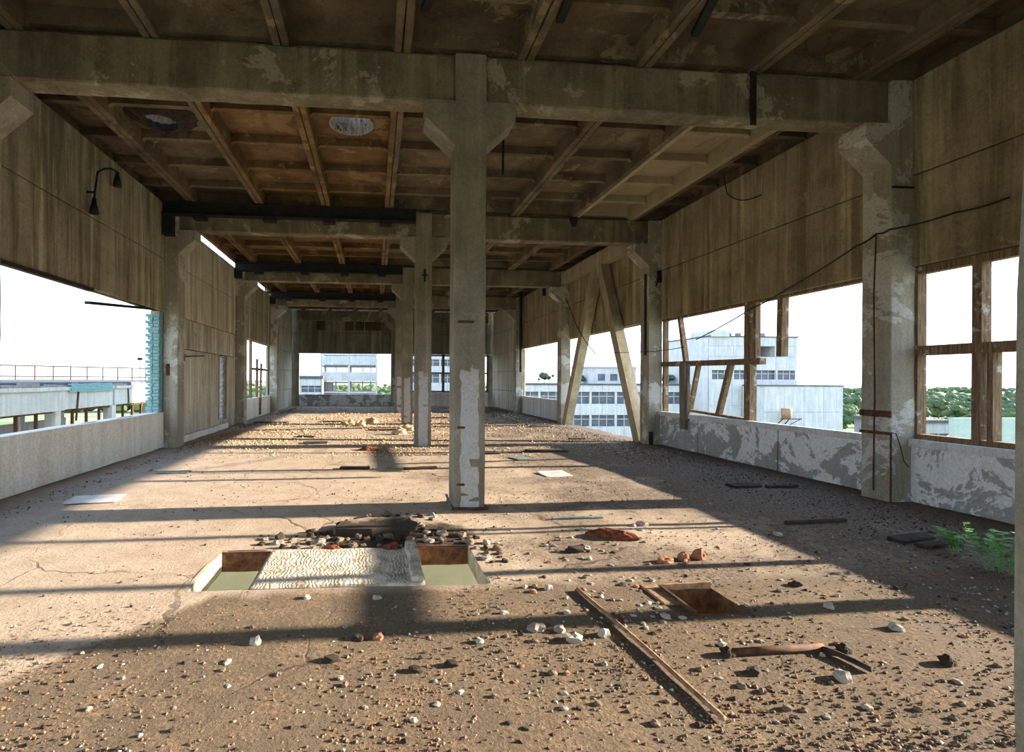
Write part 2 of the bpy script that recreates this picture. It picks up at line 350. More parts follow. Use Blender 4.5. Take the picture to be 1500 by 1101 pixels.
# ------------------------------------------------------------------ ceiling of ribbed slabs
ceil = struct(empty('ceiling', (0, 0, ZR)), 'stained ribbed concrete roof slabs on beams', 'ceiling')
J = [-5.30, -4.27, -2.72, -1.17, .33, 1.92, 3.50, 5.05, 6.60, 7.65]
CR = [.68 + 1.11*i for i in range(5)]
SKY = {(1, 2): (-3.62, 8.74, .27), (3, 2): (-.42, 8.72, .36)}   # (strip, bay+1) -> hole
def slab(i, k):
    x0, x1 = (J[i] if not (i == 0 and k in (2, 3)) else -5.0)+.006, J[i+1]-.006; ya, yb = yc(k)+.006, yc(k+1)-.006
    m = MB(); rw = .10; sd = i*7 + k
    hole = SKY.get((i, k+1))
    m.rough(x0, x0+rw, ya, yb, ZR, ZC+.02, .5, .012, sd, .02); m.rough(x1-rw, x1, ya, yb, ZR, ZC+.02, .5, .012, sd+1, .02)
    ribs = [ya+.06] + [yc(k)+c for c in CR] + [yb-.06]
    for q, r in enumerate(ribs):
        hgt = .20 if 0 < q < len(ribs)-1 else .28
        m.prism([(x0+rw-.01, ZC+.02), (x0+rw-.01, ZC-hgt), (x0+rw+.05, ZC-hgt+.05), (x1-rw-.05, ZC-hgt+.05), (x1-rw+.01, ZC-hgt), (x1-rw+.01, ZC+.02)], r-.05, r+.05)
    if not hole: m.box(x0, x1, ya, yb, ZC, ZC+.08)
    else:
        hx, hy, r = hole; n = 32
        b0, b1 = hy-.48, hy+.48
        m.box(x0, x1, ya, b0, ZC, ZC+.08); m.box(x0, x1, b1, yb, ZC, ZC+.08)
        for z in (ZC, ZC+.08):
            ring = [(hx+r*math.cos(2*math.pi*j/n), hy+r*math.sin(2*math.pi*j/n), z) for j in range(n)]; sq = []
            for j in range(n):
                a = 2*math.pi*j/n; c, s_ = math.cos(a), math.sin(a)
                t = min((x1-hx)/c if c > 1e-6 else 9e9, (x0-hx)/c if c < -1e-6 else 9e9, (b1-hy)/s_ if s_ > 1e-6 else 9e9, (b0-hy)/s_ if s_ < -1e-6 else 9e9)
                sq.append((hx+c*t, hy+s_*t, z))
            m.add(ring+sq, [(j, (j+1) % n, n+(j+1) % n, n+j) for j in range(n)])
            for cx_, cy_ in ((x0, b0), (x1, b0), (x1, b1), (x0, b1)):
                near = sorted(sq, key=lambda q: (q[0]-cx_)**2+(q[1]-cy_)**2)[:2]
                m.add([(cx_, cy_, z), near[0], near[1]], [(0, 1, 2)])
    h = noise.noise(Vector((i*1.7, k*2.3, 4)))
    mat = 'ceiling_slab'
    if i in (2, 3) and k == 1 or (k >= 2 and i < 4): mat = 'ceiling_slab_rust'
    if (i, k) in ((7, 1),): mat = 'ceiling_slab_pale'
    m.build('roof_slab', mat, ceil)
    if hole:
        hx, hy, r = hole; n = 32; mm = MB(); vs = []; 
        for (rr, z) in ((r, ZC-.02), (r, ZC+.75), (r+.03, ZC+.75), (r+.03, ZC-.02)):
            vs += [(hx+rr*math.cos(2*math.pi*j/n), hy+rr*math.sin(2*math.pi*j/n), z) for j in range(n)]
        mm.add(vs, [(a*n+j, a*n+(j+1) % n, ((a+1) % 4)*n+(j+1) % n, ((a+1) % 4)*n+j) for a in range(4) for j in range(n)])
        mm.build('skylight_shaft', 'zinc_sheet', ceil, smooth=True)
        if i == 1:
            mm = MB(); vs = []
            for (rr, z) in ((r, ZC-.14), (r+.04, ZC-.14), (r+.30, ZC-.01), (r, ZC-.01)):
                vs += [(hx+rr*math.cos(2*math.pi*j/n)*(1+.06*math.sin(j*2.7)), hy+min(.46, max(-.46, rr*math.sin(2*math.pi*j/n))), z) for j in range(n)]
            mm.add(vs, [(a*n+j, a*n+(j+1) % n, ((a+1) % 4)*n+(j+1) % n, ((a+1) % 4)*n+j) for a in range(4) for j in range(n)])
            mm.build('skylight_collar', 'dark_debris', ceil)
for k in range(-1, 5):
    for i in range(len(J)-1): slab(i, k)
for x in J[1:-1]: MB().box(x-.08, x+.08, Y0, Y1+.2, ZC+.075, ZC+.13).build('added_joint_cover', 'roof_felt', ceil)  # unseen strips added over the slab joints to stop light leaking in
for k in range(0, 5): MB().box(-4.98, J[-1], yc(k)-.1, yc(k)+.1, ZC+.072, ZC+.135).build('added_joint_cover', 'roof_felt', ceil)

# ------------------------------------------------------------------ walls of precast panels
def wall(name, label, x0, mats, bays, out):
    """bays: k -> list of (z0, z1, mat); out = +1 if the wall thickness goes to +X"""
    wl = struct(empty(name, (x0, 12, 0)), label, 'wall'); a, b = (x0, x0+TH) if out > 0 else (x0-TH, x0)
    for k, ps in bays.items():
        ya, yb = max(yc(k), Y0), yc(k+1)
        for q in ps:
            z0, z1, mat = q[:3]; pa, pb = (q[3], q[4]) if len(q) > 3 else (ya, yb)
            MB().rough(a, b, pa+.014, pb-.014, z0+.008, z1-.008, .4, .012, k*3+z0).build('wall_panel', mat, wl)
            if not (len(q) > 5 and q[5]):
                MB().box((a+b)/2-.04, (a+b)/2+.04, pa, pb, z0 if z0 < .1 or z0 == ZT else z0-.02, z1-.01).build('joint_filler', 'joint', wl)
    return wl
UP = lambda m, top=ZW+.06: [(ZT, ZJ, m), (ZJ, top, m)]
SILL = lambda m: [(0, ZS, m)]
solid = lambda m: [(0, 1.05, m), (1.05, 2.12, m), (2.12, ZT, m)]
wl = wall('wall_left', 'left wall of streaked precast concrete panels with open bays', XL, None, {
    -1: SILL('panel_cream') + UP('panel_upper'), 0: SILL('panel_cream') + UP('panel_upper'), 1: SILL('panel_cream') + UP('panel_upper'),
    2: [(0, 2.40, 'panel_solid', 12.4, 16.3), (2.40, ZT, 'panel_mould', 12.4, 18.4), (0, .32, 'panel_solid', 16.3, 17.2), (0, 2.40, 'panel_solid', 17.2, 18.4)] + UP('panel_solid', 5.58),
    3: SILL('panel_cream') + UP('panel_upper', 5.60), 4: solid('panel_solid') + UP('panel_solid')}, -1)
wr = wall('wall_right', 'right wall of peeling precast panels with window bays', XR, None, {
    -1: SILL('panel_peeled') + UP('panel_upper_right'), 0: [(0, ZS, 'panel_peeled', .4, 3.4), (0, ZS, 'panel_peeled', 3.4, 6.4)] + UP('panel_upper_right'),
    1: [(0, ZS, 'panel_peeled', 6.4, 8.45), (0, ZS, 'panel_peeled', 8.45, 10.7), (0, ZS, 'panel_peeled', 10.7, 12.4)] + UP('panel_upper_right'),
    2: UP('panel_upper_right'), 3: [(0, ZS, 'panel_white', 18.4, 20.4), (0, ZS, 'panel_white', 20.4, 22.4), (0, ZS, 'panel_white', 22.4, 24.4)] + UP('panel_upper_right'), 4: solid('panel_solid') + UP('panel_solid')}, 1)
for k in range(-1, 5):
    MB().rough(XR, XR+TH, max(yc(k), Y0)+.008, yc(k+1)-.008, ZC+.1, 7.5, .8, .012, k).build('roof_parapet', 'panel_white', wr)
# window boards (pale ledges) on the right sills, plaster ledge along left solid bay
for ya, yb in ((.4, 6.2), (6.62, 12.2), (18.62, 24.2)):
    MB().rough(XR-.05, XR+.04, ya, yb, ZS-.09, ZS+.012, .4, .012, ya).build('window_ledge', 'panel_white', wr)
MB().rough(XL-.02, XL+.12, 12.62, 17.0, 0, .17, .3, .03, 5).build('plinth', 'panel_cream', wl)
def endwall(name, label, y, out, specs):
    we = struct(empty(name, (XC, y, 0)), label, 'wall'); a, b = (y, y+TH) if out > 0 else (y-TH, y)
    for x0, x1, z0, z1, mat in specs:
        MB().rough(x0+.006, x1-.006, a, b, z0+.008, z1-.008, .4, .012, x0+z0).build('wall_panel', mat, we)
    MB().box(XL-TH, XR+TH, (a+b)/2-.04, (a+b)/2+.04, ZT+.03, ZC).build('joint_filler', 'joint', we)
    return we
we = endwall('wall_end', 'far end wall with two wide openings above low parapets', Y1, 1, [
    (XL-TH, -4.56, 0, ZT, 'panel_end'), (-4.56, -1.7, 0, .72, 'panel_peeled'), (-1.7, 1.0, 0, .72, 'panel_peeled'), (1.0, 1.6, 0, ZT, 'panel_end'), (1.6, 7.1, 0, .85, 'panel_white'), (7.1, XR+TH, 0, ZT, 'panel_end'),
    (XL-TH, 1.2, ZT, 4.45, 'panel_end'), (1.2, XR+TH, ZT, 4.45, 'panel_end'), (XL-TH, 1.2, 4.45, ZC, 'panel_end'), (1.2, XR+TH, 4.45, ZC, 'panel_end')])
for i, x in enumerate((470, 496, 512, 527, 541, 553)):      # blind little windows high on the end wall
    if i == 1: continue
    a = at(x, 470, Y=Y1); MB().box(a.x-.26, a.x+.26, Y1-.02, Y1+.05, 4.62, 5.25).build('blind_window', 'joint', we)
wb = endwall('wall_back', 'rear wall with wide openings', Y0, -1, [
    (XL-TH, -4.5, 0, ZT, 'panel_end'), (-4.5, 1.0, 0, .85, 'panel_white'), (1.0, 1.6, 0, ZT, 'panel_end'), (1.6, 7.0, 0, .85, 'panel_white'), (7.0, XR+TH, 0, ZT, 'panel_end'),
    (XL-TH, 1.2, ZT, 4.45, 'panel_end'), (1.2, XR+TH, ZT, 4.45, 'panel_end'), (XL-TH, 1.2, 4.45, ZC, 'panel_end'), (1.2, XR+TH, 4.45, ZC, 'panel_end')])

# ------------------------------------------------------------------ columns and beams
ORD = {1: 'first', 2: 'second', 3: 'third', 4: 'fourth', 5: 'fifth'}
def column(x0, x1, k, sides, label, mat, group, top=ZR, dy=0):
    y0 = yc(k)-CT/2 + dy; xc = (x0+x1)/2
    c = tag(empty('concrete_column', (xc, y0+CT/2, 0)), label, 'column', group)
    MB().rough(x0, x1, y0, y0+CT, -.02, top, .2, .010, k+x0, .016).build('shaft', mat, c, origin=(xc, y0+CT/2, 0))
    for s in sides:
        f = x0 if s < 0 else x1
        MB().prism([(f-s*.02, 4.57), (f+s*.375, 4.93), (f+s*.375, ZB), (f-s*.02, ZB)][::s], y0+.004, y0+CT-.004).build('bracket', mat, c)
    return c, y0
grpC = 'central concrete columns'
names = {0: 'rough concrete column at the near end of the central row, furthest from the far end wall',
         1: 'thick central concrete column standing just behind the two floor pits'}
for k in range(0, 6):
    lab = names.get(k) or ('%s central concrete column beyond the one behind the floor pits' % ORD[k-1] if k < 5 else 'central column built against the far end wall')
    dy = .08 if k == 0 else 0
    c, y0 = column(XC-CW/2-(.02 if k == 0 else 0), XC+CW/2, k, (-1, 1), lab, 'concrete_column', grpC, dy=dy) if k < 5 else column(XC-CW/2, XC+CW/2, k, (-1, 1), lab, 'concrete_column', grpC, dy=-.02)
    if k == 1:
        MB().rough(XC-.23, XC+.24, y0-.035, y0+CT+.03, 0, .03, .15, .006, 3).build('base_plate', 'rust', c)
        MB().bar((XC-.235, y0-.03, .02), (XC-.275, y0+.1, .17), .03, .012).build('loose_strip', 'teal_paint', c)
        for z in (2.35, 1.02, .3): MB().rough(XC-.16, XC-.06 if z < 2 else XC+.05, y0-.012, y0+.01, z, z+.03, .1, .004, z).build('embedded_plate', 'rust', c)
    if k == 2:
        MB().bar((XC+.02, y0-.02, 4.35), (XC+.02, y0-.02, 4.05), .05, .02).build('steel_anchor', 'black_steel', c)
        MB().bar((XC-.06, y0-.02, 4.2), (XC+.1, y0-.02, 4.2), .03, .02).build('steel_anchor', 'black_steel', c)
for k in range(1, 5):
    c, y0 = column(XL-.02, -4.635, k, (1,), '%s concrete column of the left wall, counted towards the far end wall' % ORD[k], 'concrete_column_wall', 'left wall columns')
    if k == 2:
        p = at(232, 380, Y=y0); MB().box(p.x-.08, p.x+.10, y0-.05, y0+.01, p.z-.12, p.z+.14).build('switch_box', 'black_steel', c)
        p = at(237, 543, Y=y0); MB().rough(-4.9, -4.82, y0-.02, y0+.01, 1.7, 1.98, .1, .01, 2).build('rusted_plate', 'rust', c)
    c, y0 = column(6.989, XR+.06, k, (-1,), '%s concrete column of the right wall, counted towards the far end wall' % ORD[k], 'concrete_column_wall', 'right wall columns')
    if k == 1:
        for z in (1.20, .93): MB().box(6.975, 6.995, y0-.01, y0+CT+.01, z-(.05 if z > 1 else .02), z+(.04 if z > 1 else .02)).build('clamp_band', 'rust', c)
        MB().tube([(6.985, y0-.012, .0), (6.985, y0-.012, .95)], .012).build('conduit', 'rust', c)
        MB().tube([(6.978, y0+.22, .12), (6.982, y0+.21, 1.5), (6.984, y0+.23, 2.9), (6.984, y0+.2, 3.7)], .009).build('conduit', 'rust', c)
        MB().bar((6.99, y0-.015, 4.28), (7.30, y0-.015, 4.28), .03, .02).build('steel_tie', 'black_steel', c)
        MB().tube([(6.99, y0-.012, .95), (7.04, y0-.03, .93), (7.10, y0-.03, .78), (7.16, y0-.03, .56), (7.24, y0-.02, .48)], .006).build('loose_wire', 'rust', c)
    if k == 2:
        MB().box(6.975, 6.992, y0+.1, y0+.2, 2.3, 4.4).build('cable_slot', 'black_steel', c)
        MB().bar((7.05, y0-.03, 0), (7.05, y0-.03, .33), .10, .02).build('dark_plate', 'dark_debris', c)
        MB().bar((7.02, y0-.28, 4.02), (7.22, y0-.04, 4.28), .03).build('steel_hook', 'black_steel', c)
        MB().box(7.2, 7.3, y0-.06, y0+.01, 4.15, 4.45).build('switch_box', 'black_steel', c)
BN = {1: 'the column behind the floor pits'}
for k in range(1, 6):
    where = 'the column behind the floor pits' if k == 1 else ('the %s central column beyond the floor pits' % ORD[k-1])
    y0 = yc(k)-.155
    b = tag(empty('roof_beam', (-1.8, yc(k), ZB)), 'stained concrete roof beam from the left wall to ' + where, 'beam', 'left span roof beams')
    MB().rough(-4.66, XC-CW/2+.01, y0, y0+.31, ZB, ZR, .3, .014, k, .03).build('beam_body', 'concrete_beam', b)
    b = tag(empty('roof_beam', (4.2, yc(k), ZB)), 'stained concrete roof beam from the right wall to ' + where, 'beam', 'right span roof beams')
    MB().rough(XC+CW/2-.01, 7.0, y0, y0+.31, ZB, ZR, .3, .014, k+20, .03).build('beam_body', 'concrete_beam', b)
    if k in (2, 3, 4):    # black steel I-beams hung before the left beams
        t = tag(empty('steel_track_beam', (-1.8, yc(k)-.33, 5.45)), 'black steel I-beam track hung before the left roof beam at ' + where, 'steel beam', 'black steel track beams')
        yy = yc(k)-.36; xa, xb = XL+.02, XC-.22; mm = MB()
        mm.box(xa, xb, yy-.09, yy+.09, 5.44, 5.47); mm.box(xa, xb, yy-.09, yy+.09, 5.71, 5.745); mm.box(xa, xb, yy-.012, yy+.012, 5.46, 5.72)
        mm.build('track', 'black_steel', t)
        for x in (-4.1, -2.5, -1.1, .25): MB().box(x-.14, x+.14, yy-.06, yy+.14, 5.36, 5.45).build('hanger_clip', 'black_steel', t)
        MB().box(xa, xa+.22, yy-.05, yy+.22, 4.98 if k == 2 else 5.2, 5.45).build('end_bracket', 'black_steel', t)

# ------------------------------------------------------------------ V brace and longitudinal beam in the open right bay
br = tag(empty('v_brace', (7.12, 15.3, 0)), 'pair of leaning concrete struts crossing the open right bay', 'brace')
MB().bar((7.12, 17.95, -.02), (7.12, 15.42, 5.32), .30, .28, (1, 0, 0)).build('strut', 'brace_concrete', br)
MB().bar((7.12, 12.75, -.02), (7.12, 15.12, 5.32), .30, .28, (1, 0, 0)).build('strut', 'brace_concrete', br)
tag(MB().rough(6.98, 7.26, 12.6, 18.2, 5.25, 5.68, .3, .015, 2).build('edge_beam', 'brace_concrete', origin=(7.12, 15.4, 5.25)), 'concrete edge beam above the leaning struts of the right wall', 'beam')

# ------------------------------------------------------------------ window timber
def bars(parent, items, mat='old_wood'):
    for i, (nm, a, b, w, d) in enumerate(items): MB().bar(a, b, w, d + .0037*i, (1, 0, 0)).build(nm, mat, parent)
X7 = 7.42
w1 = struct(empty('window_1', (X7, 3.4, ZS)), 'brown timber window frame in the first right bay', 'window')
bars(w1, [('frame_rail', (X7, .6, ZT-.05), (X7, 6.22, ZT-.05), .10, .12), ('frame_rail', (X7, .6, ZS+.04), (X7, 6.22, ZS+.04), .08, .12),
          ('frame_rail', (X7, 3.35, 2.06), (X7, 6.22, 2.06), .13, .12), ('frame_post', (X7, 6.2, ZS), (X7, 6.2, ZT), .07, .12),
          ('frame_post', (X7, 5.50, 2.1), (X7, 5.50, ZT), .10, .12), ('frame_post', (X7, 5.51, ZS), (X7, 5.51, 2.05), .08, .12), ('frame_post', (X7, 5.37, ZS), (X7, 5.37, 2.05), .06, .10),
          ('frame_post', (X7, 4.28, ZS), (X7, 4.28, ZT), .11, .12), ('frame_post', (X7, 3.43, ZS), (X7, 3.43, ZT), .18, .14), ('frame_post', (X7, 1.9, ZS), (X7, 1.9, ZT), .10, .12)])
w2 = struct(empty('window_2', (X7, 9.3, ZS)), 'broken timber window frame in the second right bay', 'window')
bars(w2, [('frame_rail', (X7, 6.62, ZT-.02), (X7, 12.2, ZT-.02), .05, .12), ('frame_post', (X7, 9.27, ZS), (X7, 9.27, ZT), .16, .14),
          ('frame_post', (X7, 9.10, 2.02), (X7, 9.10, ZT), .05, .10), ('frame_post', (X7, 8.50, 2.09), (X7, 8.48, ZT), .12, .12),
          ('frame_rail', (X7, 8.95, 2.02), (X7, 12.2, 2.06), .12, .12), ('frame_post', (X7, 11.55, ZT), (X7, 11.30, 2.05), .09, .08), ('frame_post', (X7, 12.15, ZS), (X7, 12.15, ZT), .07, .1),
          ('frame_post', (X7-.02, 10.82, 2.0), (X7-.02, 11.12, .95), .07, .07), ('frame_post', (X7-.02, 9.78, 1.98), (X7-.02, 10.14, .92), .10, .07), ('frame_rail', (X7-.02, 9.3, .87), (X7-.02, 11.2, .95), .06, .08)])
bars(w2, [('hanging_plank', (7.27, 11.22, 2.05), (7.23, 11.12, .50), .19, .05), ('hanging_plank', (7.28, 11.02, 2.03), (7.25, 11.0, .72), .07, .05)], 'old_wood_grey')
w3 = struct(empty('window_3', (4.3, Y1+.1, .85)), 'dark timber window frame in the right half of the end wall', 'window')
yy = Y1+.12
for nm, a, b, w_ in [('frame_rail', (1.6, yy, 3.14), (7.1, yy, 3.14), .10), ('frame_rail', (1.6, yy, .9), (7.1, yy, .9), .1), ('frame_rail', (1.6, yy, 2.05), (7.1, yy, 2.05), .14)] + [('frame_post', (x, yy, .85), (x, yy, 3.2), .16 if x in (4.25,) else .1) for x in (1.65, 3.0, 4.25, 5.6, 7.05)]:
    MB().bar(a, b, w_, .1).build(nm, 'old_wood', w3)
w4 = struct(empty('window_4', (XL-.12, 21.4, ZS)), 'remains of a timber window frame in the third left bay', 'window')
bars(w4, [('frame_post', (XL-.12, 20.9, ZS), (XL-.12, 20.9, ZT), .10, .1), ('frame_post', (XL-.12, 22.0, ZS), (XL-.12, 22.05, 2.5), .07, .1), ('frame_rail', (XL-.12, 20.9, 2.05), (XL-.12, 24.1, 2.05), .09, .1), ('frame_post', (XL+.05, 21.9, .1), (XL+.02, 22.2, 2.3), .09, .06)])

# ------------------------------------------------------------------ left bay: brick pier, lintel angle, door slot
bp = tag(empty('brick_pier', (-5.12, 12.1, ZS)), 'toothed turquoise painted brick pier beside the left opening', 'brick pier')
zz = ZS-.02; i = 0
MB().box(-5.19, -4.99, 12.02, 12.22, ZS-.02, ZT).build('mortar_core', 'mortar', bp)
while zz < ZT-.07:
    off = -.06 if i % 2 else 0
    for (a, b) in ((-5.235+off, -5.12+off*.3), (-5.108+off*.3, -4.985)):
        MB().rough(a, b, 11.985+random.uniform(-.012, .008)+(.02 if i % 2 else 0), 12.21, zz, zz+.066, .1, .006, i, .006).build('brick', 'turquoise_brick', bp)
    zz += .077; i += 1
p1, p2 = at(128, 443, X=-5.05), at(231, 453, X=-5.05)
tag(MB().bar(p1, p2, .10, .05).build('steel_angle', 'black_steel', origin=(p1+p2)/2), 'bent black steel angle hanging below the left lintel', 'steel angle')
m = MB(); m.bar((XL-.02, 7.0, ZT-.03), (XL-.02, 9.2, ZT-.02), .10, .06)
tag(m.build('lintel_strip', 'dark_debris', origin=(XL, 8, ZT)), 'ragged dark strip fixed under the left lintel panel', 'strip')
d1 = struct(empty('door_1', (XL, 16.75, .32)), 'narrow door slot half filled with pale bricks in left wall', 'door')
MB().bar((XL-.1, 16.34, .32), (XL-.1, 16.34, 2.4), .06, .1).build('door_frame', 'old_wood', d1); MB().bar((XL-.1, 16.62, .32), (XL-.1, 16.62, 2.4), .05, .1).build('door_frame', 'old_wood_grey', d1)
zz = .32; i = 0
while zz < 2.38:
    MB().rough(XL-.2, XL-.06, 16.95+(.05 if i % 2 else 0), 17.19, zz, min(zz+.125, 2.39), .1, .006, i, .006).build('brick', 'white_brick', d1); zz += .135; i += 1
sb = tag(empty('wall_bracket', at(268, 523, X=XL+.05)), 'rusty bracket bar sticking to left wall beside slot', 'bracket')
a, b = at(268, 522, X=XL+.04), at(299, 521, X=XL+.04); MB().bar(a, b, .03).build('bar', 'black_steel', sb); MB().bar(a+Vector((0, .0, .06)), a+Vector((0, 0, -.12)), .09, .05).build('plate', 'rust', sb)

# wall lamps on an arched pipe
wlm = tag(empty('wall_lamp', at(150, 270, X=XL)), 'black arched pipe with two hanging lamps on the left wall', 'lamp')
A = at(138, 290, X=XL+.12); B = at(143, 252, X=XL+.12); C_ = at(163, 247, X=XL+.12); D = at(172, 252, X=XL+.12)
MB().tube([A, B, (B+C_)/2+Vector((0, 0, .03)), C_, D], .018).build('pipe', 'black_steel', wlm, smooth=True)
for q in (A, D):
    MB().tube([q, q+Vector((0, 0, -.12)), q+Vector((0, 0, -.15)), q+Vector((0, 0, -.27))], .03, 12, .075).build('lamp_body', 'black_steel', wlm, smooth=True)
MB().bar(A+Vector((-.12, 0, .1)), A+Vector((0, 0, .1)), .03).build('wall_arm', 'black_steel', wlm)

# hanging steel
def rod(x, ya, yb, zt, label, w=.035, mat='black_steel', nm='hanging_rod', cat='rod'):
    t = at(x, ya, Z=zt); b = at(x, yb, Y=t.y); tag(MB().bar((t.x, t.y, t.z+.33 if zt < ZC else t.z), (t.x, t.y, b.z), w, w*.6).build(nm, mat, origin=t), label, cat)
rod(737, 195, 256, ZR, 'thin black rod hanging from the ribbed ceiling beside the central column behind the pits')
t = at(1105, 100, Y=6.2); b = at(1105, 182, Y=6.2)
tag(MB().bar((t.x, 6.215, t.z+.1), (t.x, 6.215, b.z), .075, .02).build('hanging_bar', 'black_steel', origin=t), 'flat black bar hanging down the face of the nearest right roof beam', 'bar')
for nm, q, lab in (('ceiling_angle', ((1048, -8), (1018, 50)), 'black steel angle fixed under a ceiling rib on the right side'), ('ceiling_angle', ((640, -25), (622, 14)), 'short black steel angle under the ceiling rib near the centre'), ('ceiling_angle', ((845, -30), (820, 30)), 'black steel angle under the ceiling rib right of the centre')):
    a, b = at(*q[0], Z=5.72), at(*q[1], Z=5.72); tag(MB().bar(a, b, .09, .07).build(nm, 'black_steel', origin=(a+b)/2), lab, 'steel angle')
p = at(841, 325, Y=yc(2)-.2)
fl = tag(empty('flood_lamp', p), 'small black flood lamp on the right roof beam at the first column beyond the pits', 'lamp')
MB().tube([p+Vector((0, .06, .08)), p+Vector((0, .02, .02)), p+Vector((0, 0, -.10))], .14, 10, .05).build('lamp_head', 'black_steel', fl); MB().bar(p+Vector((0, .0, .05)), p+Vector((0, .1, .1)), .05).build('mount', 'black_steel', fl)
for (x, ya, yb, Yd, lab) in ((763, 395, 545, 23.9, 'tall black pipe running down beside the fourth right column'), (797, 385, 433, 19.0, 'short black pipe hanging by the third right column')):
    a, b = at(x, ya, Y=Yd), at(x, yb, Y=Yd); a.z = ZC+.03; tag(MB().tube([a, b], .07).build('drop_pipe', 'black_steel', origin=b), lab, 'pipe')
# cables
def cable(pts, r, label, sag=0):
    P = []; 
    for i in range(len(pts)-1):
        for t in range(8):
            f = t/8; q = Vector(pts[i]).lerp(Vector(pts[i+1]), f); q.z -= sag*4*f*(1-f); P.append(q)
    P.append(Vector(pts[-1])); tag(MB().tube(P, r, 6).build('cable', 'cable', origin=pts[0], smooth=True), label, 'cable')
cable([at(1478, 289, X=7.2), at(1400, 311, X=7.2), at(1303, 336, Y=6.15), at(1284, 342, X=6.95), at(1255, 360, X=6.95), at(1150, 425, X=7.24), at(1104, 450, X=7.33), at(1020, 497, X=7.62)], .012, 'black cable slung along the right wall and out through the broken window', .02)
cable([at(1115, 285, X=7.24), at(1085, 293, X=7.24), at(1065, 283, X=7.24), at(1060, 255, X=7.24)], .010, 'short looping cable on the upper right wall panel', .03)
cable([at(829, 436, X=6.97), at(845, 478, X=6.93), at(857, 499, X=6.92), at(872, 518, X=6.92)], .015, 'frayed cable dangling from the third right column')
cable([at(872, 517, X=6.92), at(940, 515, X=6.93), at(947.5, 514.5, Y=12.15), at(969, 513, Y=12.15), at(1002, 508, X=7.35)], .009, 'thin wire stretched past the leaning struts to the broken window', .01)

# ------------------------------------------------------------------ things on the floor
def lump_mesh(name, sx, sy, sz, seed, mat, sub=2, am=.45):
    bm = bmesh.new(); bmesh.ops.create_icosphere(bm, subdivisions=sub, radius=1)
    for v in bm.verts:
        q = v.co.copy(); k = 1 + am*noise.noise(q*1.3 + Vector((seed, 0, 0))) + am*.5*noise.noise(q*3.1 + Vector((0, seed, 0)))
        v.co = Vector((q.x*sx*k, q.y*sy*k, max(q.z*k, -.55)*sz + sz*.5))
    me = bpy.data.meshes.new(name); bm.to_mesh(me); bm.free(); me.materials.append(M[mat]); return me
def floor_at(x, y): return at(x, y, Z=0)
FEET = {}
def foot(x, y, a, b=None, rot=0, m=0):
    b = b or a; e = (x, y, a, b, math.cos(rot), math.sin(rot)); R_ = max(a, b) + .1
    for i in range(int((x-R_)//.25), int((x+R_)//.25)+1):
        for j in range(int((y-R_)//.25), int((y+R_)//.25)+1): FEET.setdefault((i, j), []).append(e)
def taken(x, y, r=0):
    for (cx_, cy_, a, b, c, s_) in FEET.get((int(x//.25), int(y//.25)), ()):
        dx, dy = x-cx_, y-cy_
        if abs(dx*c+dy*s_) < a+r and abs(-dx*s_+dy*c) < b+r: return True
    return False
foot(-.275, 4.37, .69, .45)
# slab between the pits
tag(MB().rough(-.955, .405, 3.94, 4.80, -.05, .022, .09, .018, 4, .02).build('mortar_slab', 'white_mortar', origin=(-.3, 4.4, 0)), 'white mortar-smeared slab lying between the two floor pits', 'slab')
tag(MB().rough(.30, .40, 3.94, 4.82, .018, .075, .08, .02, 6, .02).build('mortar_ridge', 'white_mortar', origin=(.35, 4.4, 0)), 'raised broken mortar ridge on the edge of the right pit', 'mortar')
# broken screed edge behind the pits
m = MB(); ring = [floor_at(*q) for q in ((488, 785), (500, 772), (540, 767), (590, 768), (612, 775), (600, 783), (545, 787))]
n = len(ring); top = [v + Vector((.0, .03, .07+.03*nz(v, 3))) for v in ring]; m.add([(*v.xy, -.01) for v in ring] + top, [tuple(range(2*n-1, n-1, -1))[::-1]] + [(i, (i+1) % n, n+(i+1) % n, n+i) for i in range(n)])
bx_ = [v.x for v in ring]; by_ = [v.y for v in ring]; foot((min(bx_)+max(bx_))/2, (min(by_)+max(by_))/2, (max(bx_)-min(bx_))/2, (max(by_)-min(by_))/2+.02)
tag(m.build('broken_slab', 'floor_screed', origin=ring[0]), 'broken raised piece of screed behind the floor pits', 'slab')
# rods
def pipe(pts, r, mat, name, label, cat='pipe', z=None):
    P = [floor_at(*q) + Vector((0, 0, r+.006 if z is None else z[i])) for i, q in enumerate(pts)]
    for a, b in zip(P, P[1:]): foot((a.x+b.x)/2, (a.y+b.y)/2, (b-a).length/2, r, math.atan2(b.y-a.y, b.x-a.x))
    tag(MB().tube(P, r, 10).build(name, mat, origin=P[0], smooth=True), label, cat)
pipe([(846, 866), (900, 913), (950, 957), (1000, 1003), (1060, 1058)], .014, 'rust_light', 'steel_rod', 'long straight rusty rod lying on the floor beside the square hatch', 'rod')
pipe([(1068, 961), (1130, 957), (1205, 953)], .020, 'rust', 'steel_pipe', 'short thick rusty pipe lying before the square hatch', 'pipe')
pipe([(1205, 955), (1228, 963), (1252, 974), (1276, 986)], .016, 'dark_debris', 'bent_bar', 'bent dark bar lying at the end of the thick rusty pipe', 'bar')
MBp = lump_mesh('clod', .04, .035, .035, 3, 'dark_debris', 3, .35)
for q, lab in (((1066, 960), 'black clod at the left end of the thick rusty pipe'), ((1236, 955), 'black clod where the bent dark bar meets the thick rusty pipe'), ((1388, 972), 'flat black clod lying alone before the right wall')):
    foot(floor_at(*q).x, floor_at(*q).y, .045); tag(link('clod', MBp, None, floor_at(*q)), lab, 'clod')
